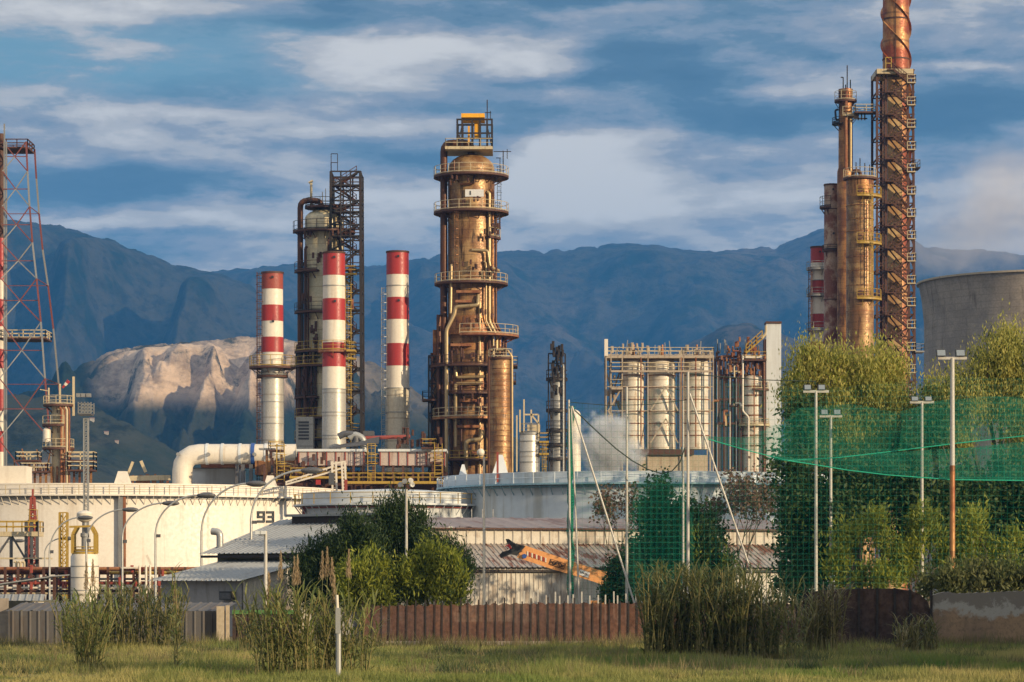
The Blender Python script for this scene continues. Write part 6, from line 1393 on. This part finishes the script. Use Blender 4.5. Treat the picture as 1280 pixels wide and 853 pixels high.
# ---- reeds
def reeds(label, D, px0, px1, top, n, mat='reed_leaf', plumes=(), depth=1.5, lean=.17, kind_name='reed_clump', hv=.18, group='reed clumps', bare=.0):
    A = At(D); H = A.z(top); x0, x1 = A.x(px0), A.x(px1); t = thing(kind_name, label, 'reeds', ((x0+x1)/2,D,0), group)
    SV = []; LV = []; tS = []; tL = []
    for i in range(n):
        bx = rng.uniform(x0,x1); by = D+rng.uniform(-depth,depth)*.5; h = H*(1.04-.5*rng.random()**1.4); ln = rng.normal(0,lean,2)
        seg = 5; P = np.array([[bx+ln[0]*h*(f**1.6), by+ln[1]*h*(f**1.6), h*f] for f in np.linspace(0,1,seg+1)]); w = .022
        tt = rng.random()
        for k in range(seg):
            for q in (np.array([w,0,0]), np.array([0,w,0])):
                SV += [P[k]-q, P[k]+q, P[k+1]+q*.8, P[k+1]-q*.8]; tS.append(tt)
        nl = int(h*4.2); 
        for k in range(nl):
            f = bare+(1-bare)*((k+.5)/nl)**.8; f = min(.99, f); c = np.array([bx+ln[0]*h*f**1.6, by+ln[1]*h*f**1.6, h*f]); az = rng.uniform(0,2*math.pi)
            Ld = rng.uniform(.5,.95)*(1-.25*abs(f-.6)); dx, dy = math.cos(az), math.sin(az); up = rng.uniform(.5,1.3) if f < .85 else rng.uniform(1.2,2.6)
            pts = []; dr = np.array([dx,dy,up]); dr = dr/np.linalg.norm(dr); q = c
            side = np.array([-dy,dx,0]); tv = rng.random()
            prev = (q-side*.02, q+side*.02)
            for s_ in range(3):
                q = q+dr*Ld/3*1.15; dr = dr+np.array([0,0,-.42]); dr = dr/np.linalg.norm(dr); ww = (.032,.022,.003)[s_]
                cur = (q-side*ww, q+side*ww); LV += [prev[0],prev[1],cur[1],cur[0]]; tL.append(tv); prev = cur
    np_mesh('stems', np.array(SV), 4, M['reed_stem'], t, attr=tS); np_mesh('leaves', np.array(LV), 4, M[mat], t, attr=tL)
    for px, ptop in plumes:
        x = A.x(px); zt = A.z(ptop); hh = .95; m = MB(); m.tube([(x-.05,D,0),(x,D,zt-hh)], [.018,.01], 5); m.build('plume_stem', M['reed_stem'], t)
        k = 260; f = rng.random(k); P = np.stack([x+rng.normal(0,.045,k)*(1.1-f)*1.2, D+rng.normal(0,.045,k), zt-hh+hh*f], 1)
        np_mesh('plume', quads(P, unit(np.array([0,0,1.])+rng.normal(size=(k,3))*.25), .16*np.ones(k), .02*np.ones(k)), 4, M['plume'], t, attr=rng.random(k))
    return t
reeds('tall reed clump with three feathery plumes in the foreground', 98, 318, 390, 742, 62, plumes=((351,690),(368,697),(372,695),(336,716)))
reeds('reed clump with dry plumes just left and right of the pale marker post', 99, 396, 462, 748, 50, plumes=((403,690),(409,685),(415,698),(436,688),(418,720)))
reeds('leaning reed stems with yellowed leaves at far left in the lit grass', 104, 97, 126, 742, 30, plumes=((108,704),(116,700)), mat='reed_leaf', lean=.16)
reeds('single tall reed standing alone left of the grey fence end', 100, 217, 223, 712, 3, plumes=((219,728),))
reeds('dense dull reed bed in front of the grey sheet fence', 132, 118, 226, 738, 150, 'reed_dark', plumes=((190,722),(176,728)), depth=3)
reeds('thin dry reeds at the left end of the dull bed', 128, 80, 118, 752, 40, 'reed_leaf', depth=2)
reeds('left half of the long dark reed bed before the rusty fence', 120, 806, 868, 714, 130, 'reed_dark', depth=3)
reeds('middle of the long dark reed bed with yellow-green tips', 119, 868, 935, 716, 130, 'reed_dark', depth=3)
reeds('right end of the long dark reed bed thinning to the torn fence', 119, 935, 1000, 730, 62, 'reed_dark', depth=3)
reeds('sparse dry reeds before the dark fence right of the long bed', 124, 1004, 1052, 742, 60, 'weed', depth=2, bare=.3)
reeds('small spiky reeds by the dark gate at the left of the foreground clump', 130, 300, 322, 765, 26, 'reed_dark')
reeds('low dry reeds at the foot of the dark fence end', 130, 1120, 1168, 778, 60, 'weed', depth=2)
# ---- grass and weeds
def blades(n, x, y, h, w, lean=.35):
    z0 = np.zeros(n); b = np.stack([x,y,z0],1); az = rng.uniform(0,2*math.pi,n); sd = np.stack([np.cos(az),np.sin(az),z0],1)
    tp = b+np.stack([rng.normal(0,lean,n)*h, rng.normal(0,lean,n)*h, h],1); w = np.asarray(w).reshape(-1,1)
    return np.stack([b-sd*w/2, b+sd*w/2, tp],1)
n = 230000; y = 90+rng.random(n)**1.1*50.5; x = (rng.random(n)-.5)*2*(y*.19+3)
pn = np.array([mnoise.noise((a*.22,b*.12,0))+.6*mnoise.noise((a*.8,b*.5,4)) for a, b in zip(x,y)])
h = np.clip(.11+.28*(pn+.3), .07, .55)*(.45+rng.random(n)*1.1); tint = np.clip(.38+.55*np.array([mnoise.noise((a*.13+9,b*.07,2)) for a, b in zip(x,y)])*1.6+.25*(rng.random(n)-.5)+.28*(x < -12)+.12+.35*(np.array([mnoise.noise((a*.5,b*.3,8)) for a, b in zip(x,y)]) > .25), 0, 1)  # tint raised at left: warm sunlight put into the blade colour
g_ = np_mesh('grass', blades(n, x, y, h, .035+.02*rng.random(n)), 3, M['grass'], attr=tint); g_['kind'] = 'stuff'
V = []; T = []
for k in range(420):
    yy = rng.uniform(136,139.4) if k < 300 else rng.uniform(92,136); xx = rng.uniform(-27,27)*(yy/140); nn = 40; hh = rng.uniform(.3,.9) if k < 300 else rng.uniform(.25,.5)
    V.append(blades(nn, xx+rng.normal(0,.3,nn), yy+rng.normal(0,.2,nn), hh*(.5+.6*rng.random(nn)), .04*np.ones(nn), .3)); T.append(np.full(nn, rng.random()))
for k in range(260):
    yy = rng.uniform(96,132); px = rnd.choice((rnd.uniform(0,330),rnd.uniform(560,1000),rnd.uniform(470,1280))); xx = At(yy).x(px); nn = 34; hh = rng.uniform(.25,.75)
    V.append(blades(nn, xx+rng.normal(0,.4,nn), yy+rng.normal(0,.4,nn), hh*(.4+.7*rng.random(nn)), .03*np.ones(nn), .28)); T.append(np.full(nn, .4+.6*rng.random()))
g_ = np_mesh('weeds', np.concatenate(V), 3, M['weed'], attr=np.concatenate(T)); g_['kind'] = 'stuff'
V = []; T = []
for k in range(60):
    px = rnd.choice((rnd.uniform(-20,60),rnd.uniform(200,330),rnd.uniform(560,680),rnd.uniform(1000,1280))); yy = rng.uniform(100,128); xx = At(yy).x(px); nn = 60
    V.append(blades(nn, xx+rng.normal(0,.35,nn), yy+rng.normal(0,.3,nn), rng.uniform(.3,.6)*(.5+.6*rng.random(nn)), .06*np.ones(nn), .5)); T.append(np.full(nn, rng.random()*.5))
g_ = np_mesh('ground_cover', np.concatenate(V), 3, M['reed_dark'], attr=np.concatenate(T)); g_['kind'] = 'stuff'
SC.view_settings.view_transform = 'Standard'; SC.view_settings.look = 'None'; SC.view_settings.exposure = .12; SC.view_settings.gamma = 1
SC.view_settings.use_curve_mapping = False
SC.cycles.use_denoising = True; SC.cycles.max_bounces = 6; SC.cycles.transparent_max_bounces = 24; SC.cycles.volume_bounces = 1
SC.cycles.diffuse_bounces = 2; SC.cycles.glossy_bounces = 3
